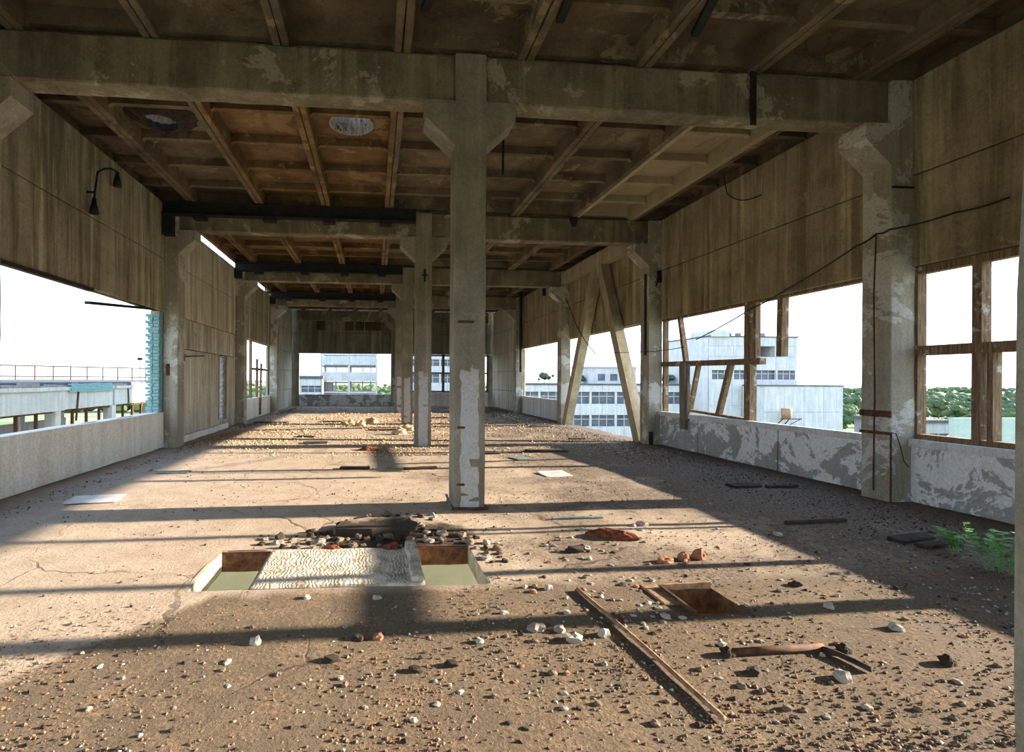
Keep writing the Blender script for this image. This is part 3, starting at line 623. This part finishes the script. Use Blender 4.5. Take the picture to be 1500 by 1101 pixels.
# hatch collar lid leaning on the left edge
MB().bar((2.235, 3.29, .012), (2.235, 3.72, .02), .02, .04).build('hatch_rim', 'rust', floor); MB().bar((2.22, 3.71, .02), (2.64, 3.71, .03), .02, .05).build('hatch_rim', 'rust_light', floor)
MB().rough(2.10, 2.24, 3.45, 3.80, -.02, .016, .08, .012, 3).build('hatch_surround', 'rust_light', floor)
# red-brown bundle, orange bits
def lump(name, x, y, sx, sy, sz, mat, label, cat, seed=1, rot=0):
    o = link(name, lump_mesh(name, sx, sy, sz, seed, mat, 3), None, floor_at(x, y)); o.rotation_euler.z = rot; o.location.z -= sz*.12; foot(o.location.x, o.location.y, sx*1.15, sy*1.15, rot); return tag(o, label, cat)
lump('rag_bundle', 896, 787, .22, .075, .075, 'red_rag', 'crumpled red-brown rag bundle lying on the gravel right of the central column', 'rag', 2, -.45)
lump('brick_lump', 974, 823, .085, .05, .035, 'orange_brick', 'longest of three orange brick lumps on the gravel before the rag bundle', 'brick', 4, .2)
lump('brick_lump', 1001, 820, .05, .05, .05, 'orange_brick', 'middle lump of three orange brick lumps on the gravel', 'brick', 5, .8)
lump('brick_lump', 1023, 818, .055, .05, .065, 'orange_brick', 'tallest of three orange brick lumps on the gravel, by pale fragments', 'brick', 6, 1.8)
lump('red_scrap', 575, 806, .09, .05, .05, 'red_rag', 'bright red-brown scrap at the back edge of the mortar slab near the right pit', 'scrap', 7)
lump('red_scrap', 484, 806, .09, .035, .035, 'red_rag', 'small red scrap at the back edge of the mortar slab near the left pit', 'scrap', 8)
lump('red_scrap', 540, 659, .22, .12, .07, 'red_rag', 'red scrap on the sunny floor left of the first column beyond the pits', 'scrap', 9)
def sheet(name, x, y, L, Wd, rot, mat, label, cat, t=.012, tilt=0, z=0):
    p = floor_at(x, y); foot(p.x, p.y, L/2+.01, Wd/2+.01, rot); m = MB().rough(-L/2, L/2, -Wd/2, Wd/2, 0, t, .1, .02, x)
    o = m.build(name, mat); o.location = p + Vector((0, 0, .004+z)); o.rotation_euler = (tilt, 0, rot); return tag(o, label, cat)
sheet('white_board', 140, 732, .62, .42, .15, 'white_sheet', 'white board scrap lying near the left sill wall', 'board', .02)
sheet('pale_sheet', 812, 695, .48, .40, .1, 'white_sheet', 'pale crumpled sheet lying right of the central column behind the pits', 'sheet', .02, .06)
sheet('grey_sheet', 763, 671, .42, .35, .3, 'teal_paint', 'dull green-grey sheet lying behind the pale crumpled sheet', 'sheet')
sheet('metal_strip', 846, 760, .62, .05, .02, 'teal_paint', 'teal metal strip lying beside the red-brown rag bundle', 'strip', .025)
sheet('teal_pane', 255, 692, .5, .25, .1, 'teal_paint', 'thin teal pane lying by the left wall rubble', 'sheet')
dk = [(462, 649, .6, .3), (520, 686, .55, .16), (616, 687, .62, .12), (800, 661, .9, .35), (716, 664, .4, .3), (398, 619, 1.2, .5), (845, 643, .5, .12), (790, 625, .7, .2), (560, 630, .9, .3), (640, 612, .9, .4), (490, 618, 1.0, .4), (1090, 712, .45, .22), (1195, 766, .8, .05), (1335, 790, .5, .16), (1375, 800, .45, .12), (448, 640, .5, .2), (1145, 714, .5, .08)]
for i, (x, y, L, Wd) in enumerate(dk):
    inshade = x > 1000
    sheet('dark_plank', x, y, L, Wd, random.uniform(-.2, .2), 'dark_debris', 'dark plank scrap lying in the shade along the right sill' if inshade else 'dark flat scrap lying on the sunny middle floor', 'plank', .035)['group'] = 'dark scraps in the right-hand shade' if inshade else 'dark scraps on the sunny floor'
# pale blocks in the sunny heap far off
for x, y in ((512, 622), (528, 624), (598, 630), (585, 636), (545, 619)):
    o = lump('pale_block', x, y, random.uniform(.18, .3), .16, .14, 'sand_stone', 'sunlit pale block in the rubble between the far central columns', 'block', x); o['group'] = 'sunlit pale blocks'
# countable chunks
protos = {m_: [lump_mesh('chunk', random.uniform(.7, 1.2), random.uniform(.6, 1.1), random.uniform(.4, .8), i*3.3, m_, 2, .5) for i in range(4)] for m_ in ('pale_stone', 'grey_stone', 'brown_stone', 'orange_brick', 'dark_debris')}
LB = {'pale_stone': ('plaster_chunk', 'whitish plaster chunk lying', 'plaster chunks'), 'grey_stone': ('concrete_chunk', 'grey concrete chunk lying', 'concrete chunks'),
      'brown_stone': ('rubble_chunk', 'earthy brown rubble chunk lying', 'brown rubble chunks'), 'orange_brick': ('brick_chunk', 'orange brick chunk lying', 'brick chunks'), 'dark_debris': ('charred_chunk', 'charred black rubble chunk lying', 'charred chunks')}
def inpit(x, y, r=.06): return any(a-r < x < b+r and c-r < y < d+r for a, b, c, d in pits)
def incol(x, y): return any(abs(x-XC) < .36 and abs(y-yc(k)) < .36 for k in range(6)) or x > 6.9 or x < -4.55
def region(x, y):
    if y > 4.75 and y < 6 and -1.6 < x < 1.1: return 'behind the floor pits'
    if .9 < x < 1.25 and y > 3.8 and y < 5: return 'on the rim of the right pit'
    if x > 4.3: return 'in the shade along the right sill'
    if y > 4.3: return 'around the red-brown rag bundle'
    if x > 2.1 and y > 3.0: return 'near the square hatch'
    if x > 1.7: return 'near the thick rusty pipe'
    if x > .9: return 'beside the long rusty rod'
    return 'on the floor before the pits'
def chunk(x, y, r, mat):
    if inpit(x, y) or incol(x, y): return
    x0, y0 = x, y
    for q in range(400):          # settle beside what already lies there
        if not (taken(x, y, r*1.25) or inpit(x, y) or incol(x, y)): break
        a = q*2.4; d = .012*math.sqrt(q+1)*1.3; x, y = x0 + d*math.cos(a), y0 + d*math.sin(a)
    foot(x, y, r*1.25)
    nm, lab, grp = LB[mat]; rg = region(x, y); lab = ('fist-sized ' if r > .034 else 'small ') + lab + ' ' + rg; grp += ' ' + rg; o = link(nm, random.choice(protos[mat]), None, (x, y, -.1*r)); o.scale = (r,)*3; o.rotation_euler.z = random.uniform(0, 6.3); tag(o, lab, 'rubble', grp)
for (x, y, r, mt) in ((842, 937, .045, 'pale_stone'), (785, 921, .06, 'grey_stone'), (800, 923, .05, 'grey_stone'), (738, 898, .03, 'pale_stone'), (830, 898, .03, 'pale_stone'), (803, 863, .04, 'pale_stone'), (375, 943, .045, 'pale_stone'), (555, 934, .05, 'orange_brick'), (552, 876, .035, 'pale_stone'),
                      (450, 876, .035, 'pale_stone'), (541, 932, .055, 'dark_debris'), (483, 968, .05, 'dark_debris'), (702, 940, .03, 'pale_stone'), (884, 930, .045, 'pale_stone'), (1058, 946, .03, 'pale_stone'), (1215, 890, .04, 'pale_stone'), (1140, 784, .04, 'pale_stone'), (1312, 922, .05, 'pale_stone'), (940, 769, .05, 'pale_stone'), (860, 803, .05, 'pale_stone'), (843, 808, .08, 'dark_debris'), (1235, 995, .05, 'pale_stone'), (660, 973, .04, 'dark_debris'), (610, 982, .04, 'dark_debris'), (1105, 985, .05, 'dark_debris'), (1165, 857, .06, 'dark_debris')):
    p = floor_at(x, y); chunk(p.x, p.y, r, mt)
for _ in range(130):      # dark rim of rubble around and behind the pits
    t = random.random()
    p = floor_at(random.uniform(395, 690), random.uniform(788, 802)) if t < .45 else floor_at(random.uniform(520, 640), random.uniform(755, 785)) if t < .75 else floor_at(random.uniform(690, 722), random.uniform(795, 860))
    chunk(p.x, p.y, random.uniform(.025, .06), random.choice(('dark_debris', 'dark_debris', 'brown_stone', 'grey_stone')))
for _ in range(150):
    p = floor_at(random.uniform(720, 1480), random.uniform(700, 1080)); chunk(p.x, p.y, random.uniform(.010, .026), random.choice(('pale_stone', 'grey_stone', 'brown_stone', 'brown_stone', 'brown_stone', 'orange_brick', 'dark_debris')))
for _ in range(50):
    p = floor_at(random.uniform(0, 720), random.uniform(900, 1080)); chunk(p.x, p.y, random.uniform(.010, .022), random.choice(('pale_stone', 'grey_stone', 'brown_stone', 'orange_brick', 'dark_debris')))
for (xa, xb, ya, yb, n, ms) in ((800, 945, 768, 812, 34, ('brown_stone', 'grey_stone', 'pale_stone', 'dark_debris')), (760, 960, 815, 880, 34, ('brown_stone', 'grey_stone', 'pale_stone', 'orange_brick')), (900, 1010, 880, 925, 22, ('pale_stone', 'grey_stone', 'pale_stone'))):
    for _ in range(n):
        p = floor_at(random.uniform(xa, xb), random.uniform(ya, yb)); chunk(p.x, p.y, random.uniform(.010, .030), random.choice(ms))
# uncountable grit
def grit(name, mat, label, n, dens, r0, r1, seed):
    rnd = random.Random(seed); m = MB(); tries = 0
    while len(m.f) < n*8 and tries < n*12:
        tries += 1
        yv = 2.0 + (rnd.random()**2.2)*27; xv = rnd.uniform(-4.7, 7.0)
        if inpit(xv, yv, .02) or incol(xv, yv) or taken(xv, yv, .008) or rnd.random() > dens(xv, yv): continue
        r = (r0 + (r1-r0)*rnd.random()**2.5)*(1 + .06*max(0, yv-6)); a = rnd.uniform(0, 6.3); c, s_ = math.cos(a), math.sin(a); z = r*.3
        pts = [(r*rnd.uniform(.6, 1.3), 0, 0), (0, r*rnd.uniform(.5, 1), 0), (-r*rnd.uniform(.6, 1.3), 0, 0), (0, -r*rnd.uniform(.5, 1), 0), (r*.2, 0, r*rnd.uniform(.4, .9)), (0, 0, -r*.5)]
        vs = [(xv + x*c - y*s_, yv + x*s_ + y*c, z*.6 + zz) for x, y, zz in pts]
        m.add(vs, [(0,1,4),(1,2,4),(2,3,4),(3,0,4),(1,0,5),(2,1,5),(3,2,5),(0,3,5)])
    tag(m.build(name, mat), label, 'gravel', kind='stuff')
def clump(x, y, s=.8, sd=0): return max(0, min(1, .5 + 1.5*noise.noise(Vector((x*s+sd, y*s, sd)))))
def dr(x, y):     # right half, edges and the near floor carry most grit
    d = .08 + .5*clump(x, y)*(1 if x > .6 else .35)
    if x > 4.2 and y < 14: d += .35
    if x < -4.0: d += .5
    if y < 3.6: d += .35
    if y > 11 and y < 24: d += .25
    if x < .3 and 3.7 < y < 10: d *= .15
    return d
grit('gravel', 'brown_stone', 'fine brown gravel strewn over the floor', 40000, dr, .0035, .015, 1)
grit('brick_crumbs', 'orange_brick', 'orange brick crumbs strewn over the near floor', 7000, lambda x, y: .9 if x < -3.5-.4*noise.noise(Vector((x, y, 0))) and 11.5 < y < 20 else (.9 if y < 3.4 and x < 2 else .2)*clump(x, y, 1.3, 5)**2, .0035, .011, 2)
grit('plaster_crumbs', 'pale_stone', 'whitish plaster crumbs strewn over the floor', 7000, lambda x, y: dr(x, y)*(.9 if x > 3.5 else .4), .004, .016, 3)
grit('sandy_rubble', 'sand_stone', 'sandy rubble crumbs covering the sunny far floor', 6000, lambda x, y: 0 if y < 10.5 or y > 24 else (.9*clump(x, y, .5, 3) if x < 2.5 else .2), .012, .03, 4)
grit('dark_grit', 'dark_debris', 'dark soil crumbs gathered along walls and pits', 9000, lambda x, y: .8 if x > 5.2 or x < -4.25 else (.9 if 4.8 < y < 5.3 and -1.2 < x < 1.1 else .12*clump(x, y)), .005, .02, 5)

# weeds by the right sill
def weed(x, y, n, h, label):
    p = at(x, y, Z=0); p.x = min(p.x, 6.95); wd = tag(empty('weed', p), label, 'plant')
    for i in range(n):
        a = random.uniform(0, 6.3); r = random.uniform(.03, .15); tip = p + Vector((math.cos(a)*r, math.sin(a)*r, h*random.uniform(.5, 1)))
        p0 = p + Vector((math.cos(a)*r*.7, math.sin(a)*r*.7, 0)); tip += p0 - p
        mid = p0.lerp(tip, .5) + Vector((0, 0, .04)); MB().tube([p0, mid, tip], .004, 5).build('stem', 'leaf_weed', wd)
        m = MB()
        for j in range(9):
            f = .3 + .7*j/8; c = p0.lerp(tip, f) + Vector((0, 0, .16*f*(1-f))); b = random.uniform(0, 6.3); d = Vector((math.cos(b), math.sin(b), random.uniform(-.2, .5)))*random.uniform(.05, .09)
            q = Vector((-d.y, d.x, 0))*.38; m.add([c, c+d*.5+q, c+d, c+d*.5-q], [(0, 1, 2, 3)])
        m.build('leaves', 'leaf_weed', wd)
weed(1470, 838, 16, .40, 'bright green leafy weed growing at the foot of the right sill')
weed(1408, 812, 8, .22, 'small sparse green weed growing in rubble before the right sill')

# ------------------------------------------------------------------ outside: land, woods, neighbouring blocks
ZG = -21.0
gd = MB().add([(-3000, -800, ZG), (3000, -800, ZG), (3000, 5000, ZG), (-3000, 5000, ZG)], [(0, 1, 2, 3)]).build('ground', 'land'); struct(gd, 'flat green land stretching to the horizon', 'ground')
def crown(name, seed, sub=2):
    bm = bmesh.new(); rnd = random.Random(seed)
    for i in range(22):
        ret = bmesh.ops.create_icosphere(bm, subdivisions=sub, radius=1); off = Vector((rnd.gauss(0, .42), rnd.gauss(0, .42), rnd.uniform(.3, 1.45))); s_ = rnd.uniform(.22, .46)
        for v in ret['verts']: v.co = v.co*s_*(1 + .35*noise.noise(v.co*2.5 + Vector((seed+i, 0, 0)))) + off
    me = bpy.data.meshes.new(name); bm.to_mesh(me); bm.free(); me.materials.append(M['tree_leaf']); return me
crowns = [crown('crown', i) for i in range(4)]
tk = bpy.data.meshes.new('trunk'); mb = MB().tube([(0, 0, -1.0), (0, 0, 1)], .08, 8, .05); tk.from_pydata(mb.v, [], mb.f); tk.materials.append(M['bark'])
def tree(x, y, s, label, group=None, zb=ZG, lift=.95):
    t = empty('tree', (x, y, zb)); c = link('crown', random.choice(crowns), t, (x, y, zb+s*lift)); c.scale = (s, s, s*.95); c.rotation_euler.z = random.uniform(0, 6)
    q = link('trunk', tk, t, (x, y, zb+s*.75)); q.scale = (s, s, s*.75); tag(t, label, 'tree', group)
PT = []
def spot(xa, xb, da, db):
    best = None
    for _ in range(400):
        r = ray(random.uniform(xa, xb), 556)*random.uniform(da, db); d = min([(r.x-q.x)**2+(r.y-q.y)**2 for q in PT] or [1e9])
        if best is None or d > best[0]: best = (d, r)
    PT.append(best[1]); return best[1]
for i in range(44):
    r = spot(1320, 1515, 150, 420); tree(r.x, r.y, random.uniform(3.6, 5.4), 'leafy green tree in the grove below the first right window', 'trees below the first right window')
for i in range(10):
    r = spot(1232, 1266, 150, 420); tree(r.x, r.y, random.uniform(3.6, 5.4), 'leafy green tree beyond the low white block', 'trees beyond the low white block')
m = MB(); rnd = random.Random(3); base = [v.co.copy() for v in crowns[0].vertices][::1]; cm = crowns[0]
bm = bmesh.new(); bmesh.ops.create_icosphere(bm, subdivisions=1, radius=1); iv = [v.co.copy() for v in bm.verts]; fi = [tuple(v.index for v in f.verts) for f in bm.faces]; bm.free()
for i in range(3200):
    d = 320 + 1300*rnd.random()**1.4; x = rnd.uniform(-300, 1700); r = ray(x, 556)*d; s_ = rnd.uniform(4.5, 7.5)
    if noise.noise(Vector((r.x*.006, r.y*.006, 2))) < -.12 or any((r.x-q.x)**2+(r.y-q.y)**2 < 260 for q in PT): continue
    m.add([Vector((r.x, r.y, ZG+s_*.6)) + Vector((v.x*s_, v.y*s_, v.z*s_*.8))*(1+.4*noise.noise(v*2+Vector((i, 0, 0)))) for v in iv], fi)
tag(m.build('woodland', 'tree_leaf'), 'distant green woodland scattered across the land to the horizon', 'woodland', kind='stuff')

def facade_y(parent, x0, x1, y, z0, z1, bay, wins, mat='facade', joint=3.0):
    """panelled facade facing -Y: wins = list of (za, zb) window bands"""
    zs = sorted({z0, z1, *[q for a in wins for q in a]})
    for a, b in zip(zs, zs[1:]):
        isw = any(abs(a-p) < .01 for p, _ in wins); n = max(1, round((x1-x0)/(bay if isw else joint))); st = (x1-x0)/n
        for i in range(n):
            xa, xb = x0+i*st, x0+(i+1)*st
            if isw:
                MB().box(xa, xa+.28, y, y+.3, a, b).build('pier', mat, parent)
                wn = MB().box(xa+.28, xb, y+.32, y+.4, a, b).build('window', 'window_dark', parent)
                fr = MB(); 
                for q in (.0, .34, .67): fr.box(xa+.28+(xb-xa-.28)*q, xa+.36+(xb-xa-.28)*q, y+.24, y+.32, a, b)
                fr.box(xa+.28, xb, y+.24, y+.32, a+(b-a)*.6, a+(b-a)*.6+.08); fr.build('window_frame', 'facade', wn)
            else:
                k = max(1, round((b-a)/1.6)) if b-a < 8 else max(1, round((b-a)/3.2)); 
                for j in range(k): MB().box(xa+.015, xb-.015, y, y+.3, a+(b-a)*j/k+.012, a+(b-a)*(j+1)/k-.012).build('facade_panel', mat, parent)
TX = at(1040, 556, Y=62).x - .15
lb = tag(empty('white_block', (30, 66, ZG)), 'long white block with window bands seen behind the leaning struts', 'building')
facade_y(lb, 18.6, TX, 66, -14, 1.15, 3.4, [(-1.55, .08), (-4.65, -3.1), (-7.8, -6.2)])
MB().box(18.6, TX, 66.4, 80, ZG, 1.0).build('body', 'facade_dark', lb); MB().box(18.3, TX, 65.9, 80, 1.0, 1.2).build('roof', 'roof_felt', lb); MB().box(18.6, TX, 66, 66.4, ZG, -14).build('base_wall', 'facade', lb)
px0, px1 = at(862, 556, Y=69).x, at(932, 556, Y=69).x
MB().box(px0, px1, 69, 75, 1.2, 3.55).build('penthouse', 'facade', lb); MB().box(px0-.2, px1+.2, 68.8, 75.2, 3.5, 3.7).build('penthouse_roof', 'facade', lb)
for xa_ in (876, 894): x = at(xa_, 556, Y=69).x; MB().box(x, x+1.0, 68.93, 69.05, 1.65, 2.6).build('window', 'window_dark', lb)
for x in (19.2, 19.9): MB().box(x, x+.4, 67, 67.5, 1.2, 1.9).build('chimney', 'facade', lb)
for (px, s_) in ((797, .8), (848, .8), (975, .9)):
    r = at(px, 560, Y=70); tree(r.x, 70, s_, {797: 'small bushy tree growing on the roof edge of the long white block', 848: 'dense bush growing on the roof beside the penthouse', 975: 'green bush growing on the roof near the white tower'}[px], None, 1.2, .35 if px == 797 else .05)
tw = tag(empty('white_tower', (51, 62, ZG)), 'white panelled tower block rising behind the broken right window', 'building')
xa, xb = at(1040, 556, Y=62).x, at(1168, 556, Y=62).x
hx0, hx1 = at(1108, 556, Y=62).x, at(1135, 556, Y=62).x
facade_y(tw, xa, xb, 62, -12, 4.9, 3.4, [(1.9, 3.1)])
facade_y(tw, xa, hx0, 62, 4.9, 6.3, 3, []); facade_y(tw, hx1, xb, 62, 4.9, 6.3, 3, []); facade_y(tw, xa, xb, 62, 6.3, 7.55, 3, [])
MB().box(xa, hx0, 62.35, 72, 4.9, 7.5).build('body', 'facade', tw); MB().box(hx1, xb, 62.35, 72, 4.9, 7.5).build('body', 'facade', tw); MB().box(xa, xb, 62.42, 72, ZG, 4.9).build('body', 'facade', tw); MB().box(xa, xb, 62, 62.4, ZG, -12).build('base_wall', 'facade', tw)
MB().box(xa-.1, xb+.1, 61.9, 72, 7.5, 7.65).build('roof', 'roof_felt', tw)
MB().box(xa, at(1066, 556, Y=62).x, 61.7, 66, 7.5, 8.3).build('stair_head', 'facade', tw)
for px in (1074, 1088, 1124, 1152): x = at(px, 556, Y=62).x; MB().box(x, x+.5, 63, 63.5, 7.6, 8.15).build('vent', 'facade_dark', tw)
lw = tag(empty('low_white_block', (60, 59, ZG)), 'windowless low white panelled block in front of the white tower', 'building')
xa, xb = at(1120, 556, Y=58).x, at(1235, 556, Y=58).x
facade_y(lw, xa, xb, 58, -12, 1.1, 6, []); MB().box(xa, xb, 58.32, 61.65, ZG, 1.05).build('body', 'facade', lw); MB().box(xa-.1, xb+.1, 57.9, 61.65, 1.05, 1.2).build('roof', 'roof_felt', lw); MB().box(xa, xb, 58, 58.3, ZG, -12).build('base_wall', 'facade', lw)
tk_ = tag(empty('water_tank', at(1152, 613, Y=56.5)), 'rusty barrel on a steel bracket fixed to the low white block', 'tank')
a = at(1152, 613, Y=56.8); MB().tube([a, a+Vector((0, 0, 1.25))], .5, 14, .58).build('barrel', 'rust_light', tk_, smooth=True)
for s_ in (-1, 1): MB().bar(a+Vector((s_*.4, 0, 0)), a+Vector((s_*.55, 1.1, -1.0)), .08).build('leg', 'dark_debris', tk_)
MB().bar(a+Vector((-.8, 0, -.04)), a+Vector((2.0, 0, -.04)), .1).build('shelf_bar', 'dark_debris', tk_); MB().bar(a+Vector((1.9, 0, -.04)), a+Vector((1.1, 1.1, -1.0)), .07).build('leg', 'dark_debris', tk_)
sm = tag(empty('small_white_house', (47, 38, ZG)), 'small flat-roofed white building low beyond the first right window', 'building')
a, b = at(1347, 617, Y=40), at(1393, 617, Y=40)
facade_y(sm, a.x, b.x, 40, -8, a.z, 2.2, [(a.z-2.2, a.z-1.1)]); MB().box(a.x, b.x, 40.4, 46, ZG, a.z-.1).build('body', 'facade_dark', sm); MB().box(a.x-.3, b.x+.3, 39.7, 46, a.z-.1, a.z+.12).build('roof', 'roof_felt', sm); MB().box(a.x, b.x, 40, 40.4, ZG, -8).build('base_wall', 'facade', sm)
a, b = at(1398, 612, Y=36), at(1530, 614, Y=36); gw = tag(empty('green_wall', ((a.x+b.x)/2, 36, ZG)), 'pale green blank end wall beside the small white building', 'building')
MB().rough(a.x, b.x, 36, 36.4, ZG, a.z, 2.5, .02, 3).build('body', 'teal_pale', gw)

# open-framed block beyond the end wall
ef = tag(empty('open_frame_block', (-5, 104, ZG)), 'white open-framed multi-storey block seen through the end wall opening', 'building')
x0, x1 = -11.0, .4
for (za, zb) in ((6.6, 7.0), (4.6, 6.5), (1.2, 3.15), (-1.2, -.9), (-4.3, -2.6), (-8.2, -6.2)):
    for yb_ in (104, 112):
        for i in range(2): MB().box(x0+(x1-x0)*i/2+.02, x0+(x1-x0)*(i+1)/2-.02, yb_, yb_+.3, za, zb).build('facade_panel', 'facade', ef)
for z in (7.0, 4.5, 1.1, -1.3, -4.4): MB().box(x0, x1, 104.3, 112, z-.25, z).build('floor_slab', 'facade_dark', ef)
for x in (x0, (x0+x1)/2, x1):
    for yb_ in (104.1, 111.7): MB().box(x-.2, x+.2, yb_, yb_+.4, ZG, 8.2).build('pillar', 'facade', ef)
for x in (-10, -8, -2.5, -.8): MB().box(x-.12, x+.12, 104.2, 104.4, -1, 4.6).build('mullion', 'facade_dark', ef)
MB().box(x0+.3, x0+2.3, 104.5, 106, -1.2, 1.1).build('cabin', 'facade_dark', ef)
a = at(438, 556, Y=98).x-4; la = tag(empty('low_annex', (-14, 98, ZG)), 'low white annex with dark roof beside the open-framed block', 'building')
facade_y(la, a, -10.4, 98, -8, 1.75, 4, [(-.9, .35)]); MB().box(a, -10.4, 98.45, 103.7, ZG, 1.7).build('body', 'facade_dark', la); MB().box(a-.2, -10.2, 97.8, 103.7, 1.7, 2.3).build('roof', 'roof_felt', la); MB().box(a, -10.4, 98, 98.4, ZG, -8).build('base_wall', 'facade', la)
# block seen through the right window of the end wall
rb = tag(empty('banded_block', (12, 92, ZG)), 'white banded block seen through the end wall window', 'building')
facade_y(rb, 4, 20, 92, -8, 6.5, 4, [(-2.2, -.6), (1.1, 2.7), (4.2, 5.4)]); MB().box(4, 20, 92.45, 100, ZG, 6.4).build('body', 'facade_dark', rb); MB().box(4, 20, 92, 92.4, ZG, -8).build('base_wall', 'facade', rb)

# left wing: fascia, window strip, roof railing
lf = tag(empty('left_wing', (-16, 26, ZG)), 'neighbouring white wing with cracked fascia and window strip outside the left bay', 'building')
XF = -14.2
def fx(ya, yb, za, zb, name, mat, dx=0, t=.22): return MB().rough(XF-t+dx, XF+dx, ya, yb, za, zb, .8, .02, ya).build(name, mat, lf)
for i, (ya, yb) in enumerate(((14, 18.8), (18.8, 23.6), (23.8, 28.4), (28.6, 33), (33.1, 38))):
    dx = .35 if i < 2 else 0
    fx(ya, yb, .17, 1.06, 'fascia_panel', 'facade', dx); fx(ya, yb, 1.06, 1.22, 'cornice', 'facade', dx+.08)
    n = 9
    for q in range(n):
        if random.random() < .75: fx(ya+(yb-ya)*q/n, ya+(yb-ya)*(q+1)/n, 1.22, 1.22+random.uniform(.06, .2), 'coping_stone', 'grey_stone', dx-.05)
    for q in range(4):
        y_ = ya + (yb-ya)*q/4; MB().box(XF-.17, XF-.06, y_-.045, y_+.045, -1.0, .17).build('mullion', 'rust', lf)
    MB().box(XF-.25, XF-.06, ya, yb, .06, .17).build('window_head', 'rust', lf); MB().box(XF-.25, XF-.06, ya, yb, -1.06, -.94).build('window_sill', 'rust', lf)
    fx(ya, yb, -2.8, -1.06, 'spandrel_panel', 'facade', 0); MB().box(XF-.4, XF+.06, yb-.2, yb+.2, -2.8, .17).build('pier', 'facade', lf)
MB().bar((XF+.03, 25.2, 1.1), (XF+.03, 25.0, -.4), .07).build('rust_streak_pipe', 'rust', lf); MB().bar((XF+.03, 30.0, 1.2), (XF+.03, 30.1, .2), .06).build('rust_streak_pipe', 'rust', lf)
for r in range(5):
    for q in range(14): MB().box(XF+.0, XF+.11, 24.4+q*.27+(r % 2)*.12, 24.4+q*.27+.255+(r % 2)*.12, .98+r*.078, .98+r*.078+.068).build('brick', 'turquoise_brick', lf)
MB().box(-46, XF-.1, 13, 72, 1.18, 1.42).build('roof', 'roof_felt', lf); MB().box(XF-8, XF-.3, 13, 38, -3.0, -2.8).build('floor_slab', 'facade', lf); MB().box(XF-8, XF-7.9, 13, 38, -2.8, -1.2).build('rear_wall', 'facade', lf); MB().box(XF-8, XF, 13, 38, ZG, -3.0).build('lower_body', 'facade', lf)
for q in range(7): MB().box(XF-8.2, XF-7.8, 13+q*4, 13.4+q*4, -2.8, 1.2).build('rear_pillar', 'facade', lf)
rl = tag(empty('roof_railing', (-30, 50, 1.2)), 'thin reddish steel railing along the roof of the left wing', 'railing')
ra, rb_ = at(-40, 556, Y=46), at(232, 556, Y=60)
ra = Vector((ra.x, ra.y, 0)); rb_ = Vector((rb_.x, rb_.y, 0)); n = 11
for i in range(n+1):
    q = ra.lerp(rb_, i/n); MB().bar((q.x, q.y, 1.4), (q.x, q.y, 2.75), .09).build('post', 'pole_red', rl)
for z in (2.75, 1.75): MB().bar((ra.x, ra.y, z), (rb_.x, rb_.y, z), .12).build('rail', 'dark_debris', rl)
mp = at(205, 556, Y=62); ms = tag(empty('roof_mast', (mp.x, mp.y, 1.4)), 'thin mast with a small lamp head on the left wing roof', 'mast')
MB().tube([(mp.x, mp.y, 1.4), (mp.x, mp.y, 3.9)], .06).build('pole', 'pole_red', ms); MB().box(mp.x-.25, mp.x+.25, mp.y-.15, mp.y+.15, 3.8, 4.1).build('lamp_head', 'dark_debris', ms)
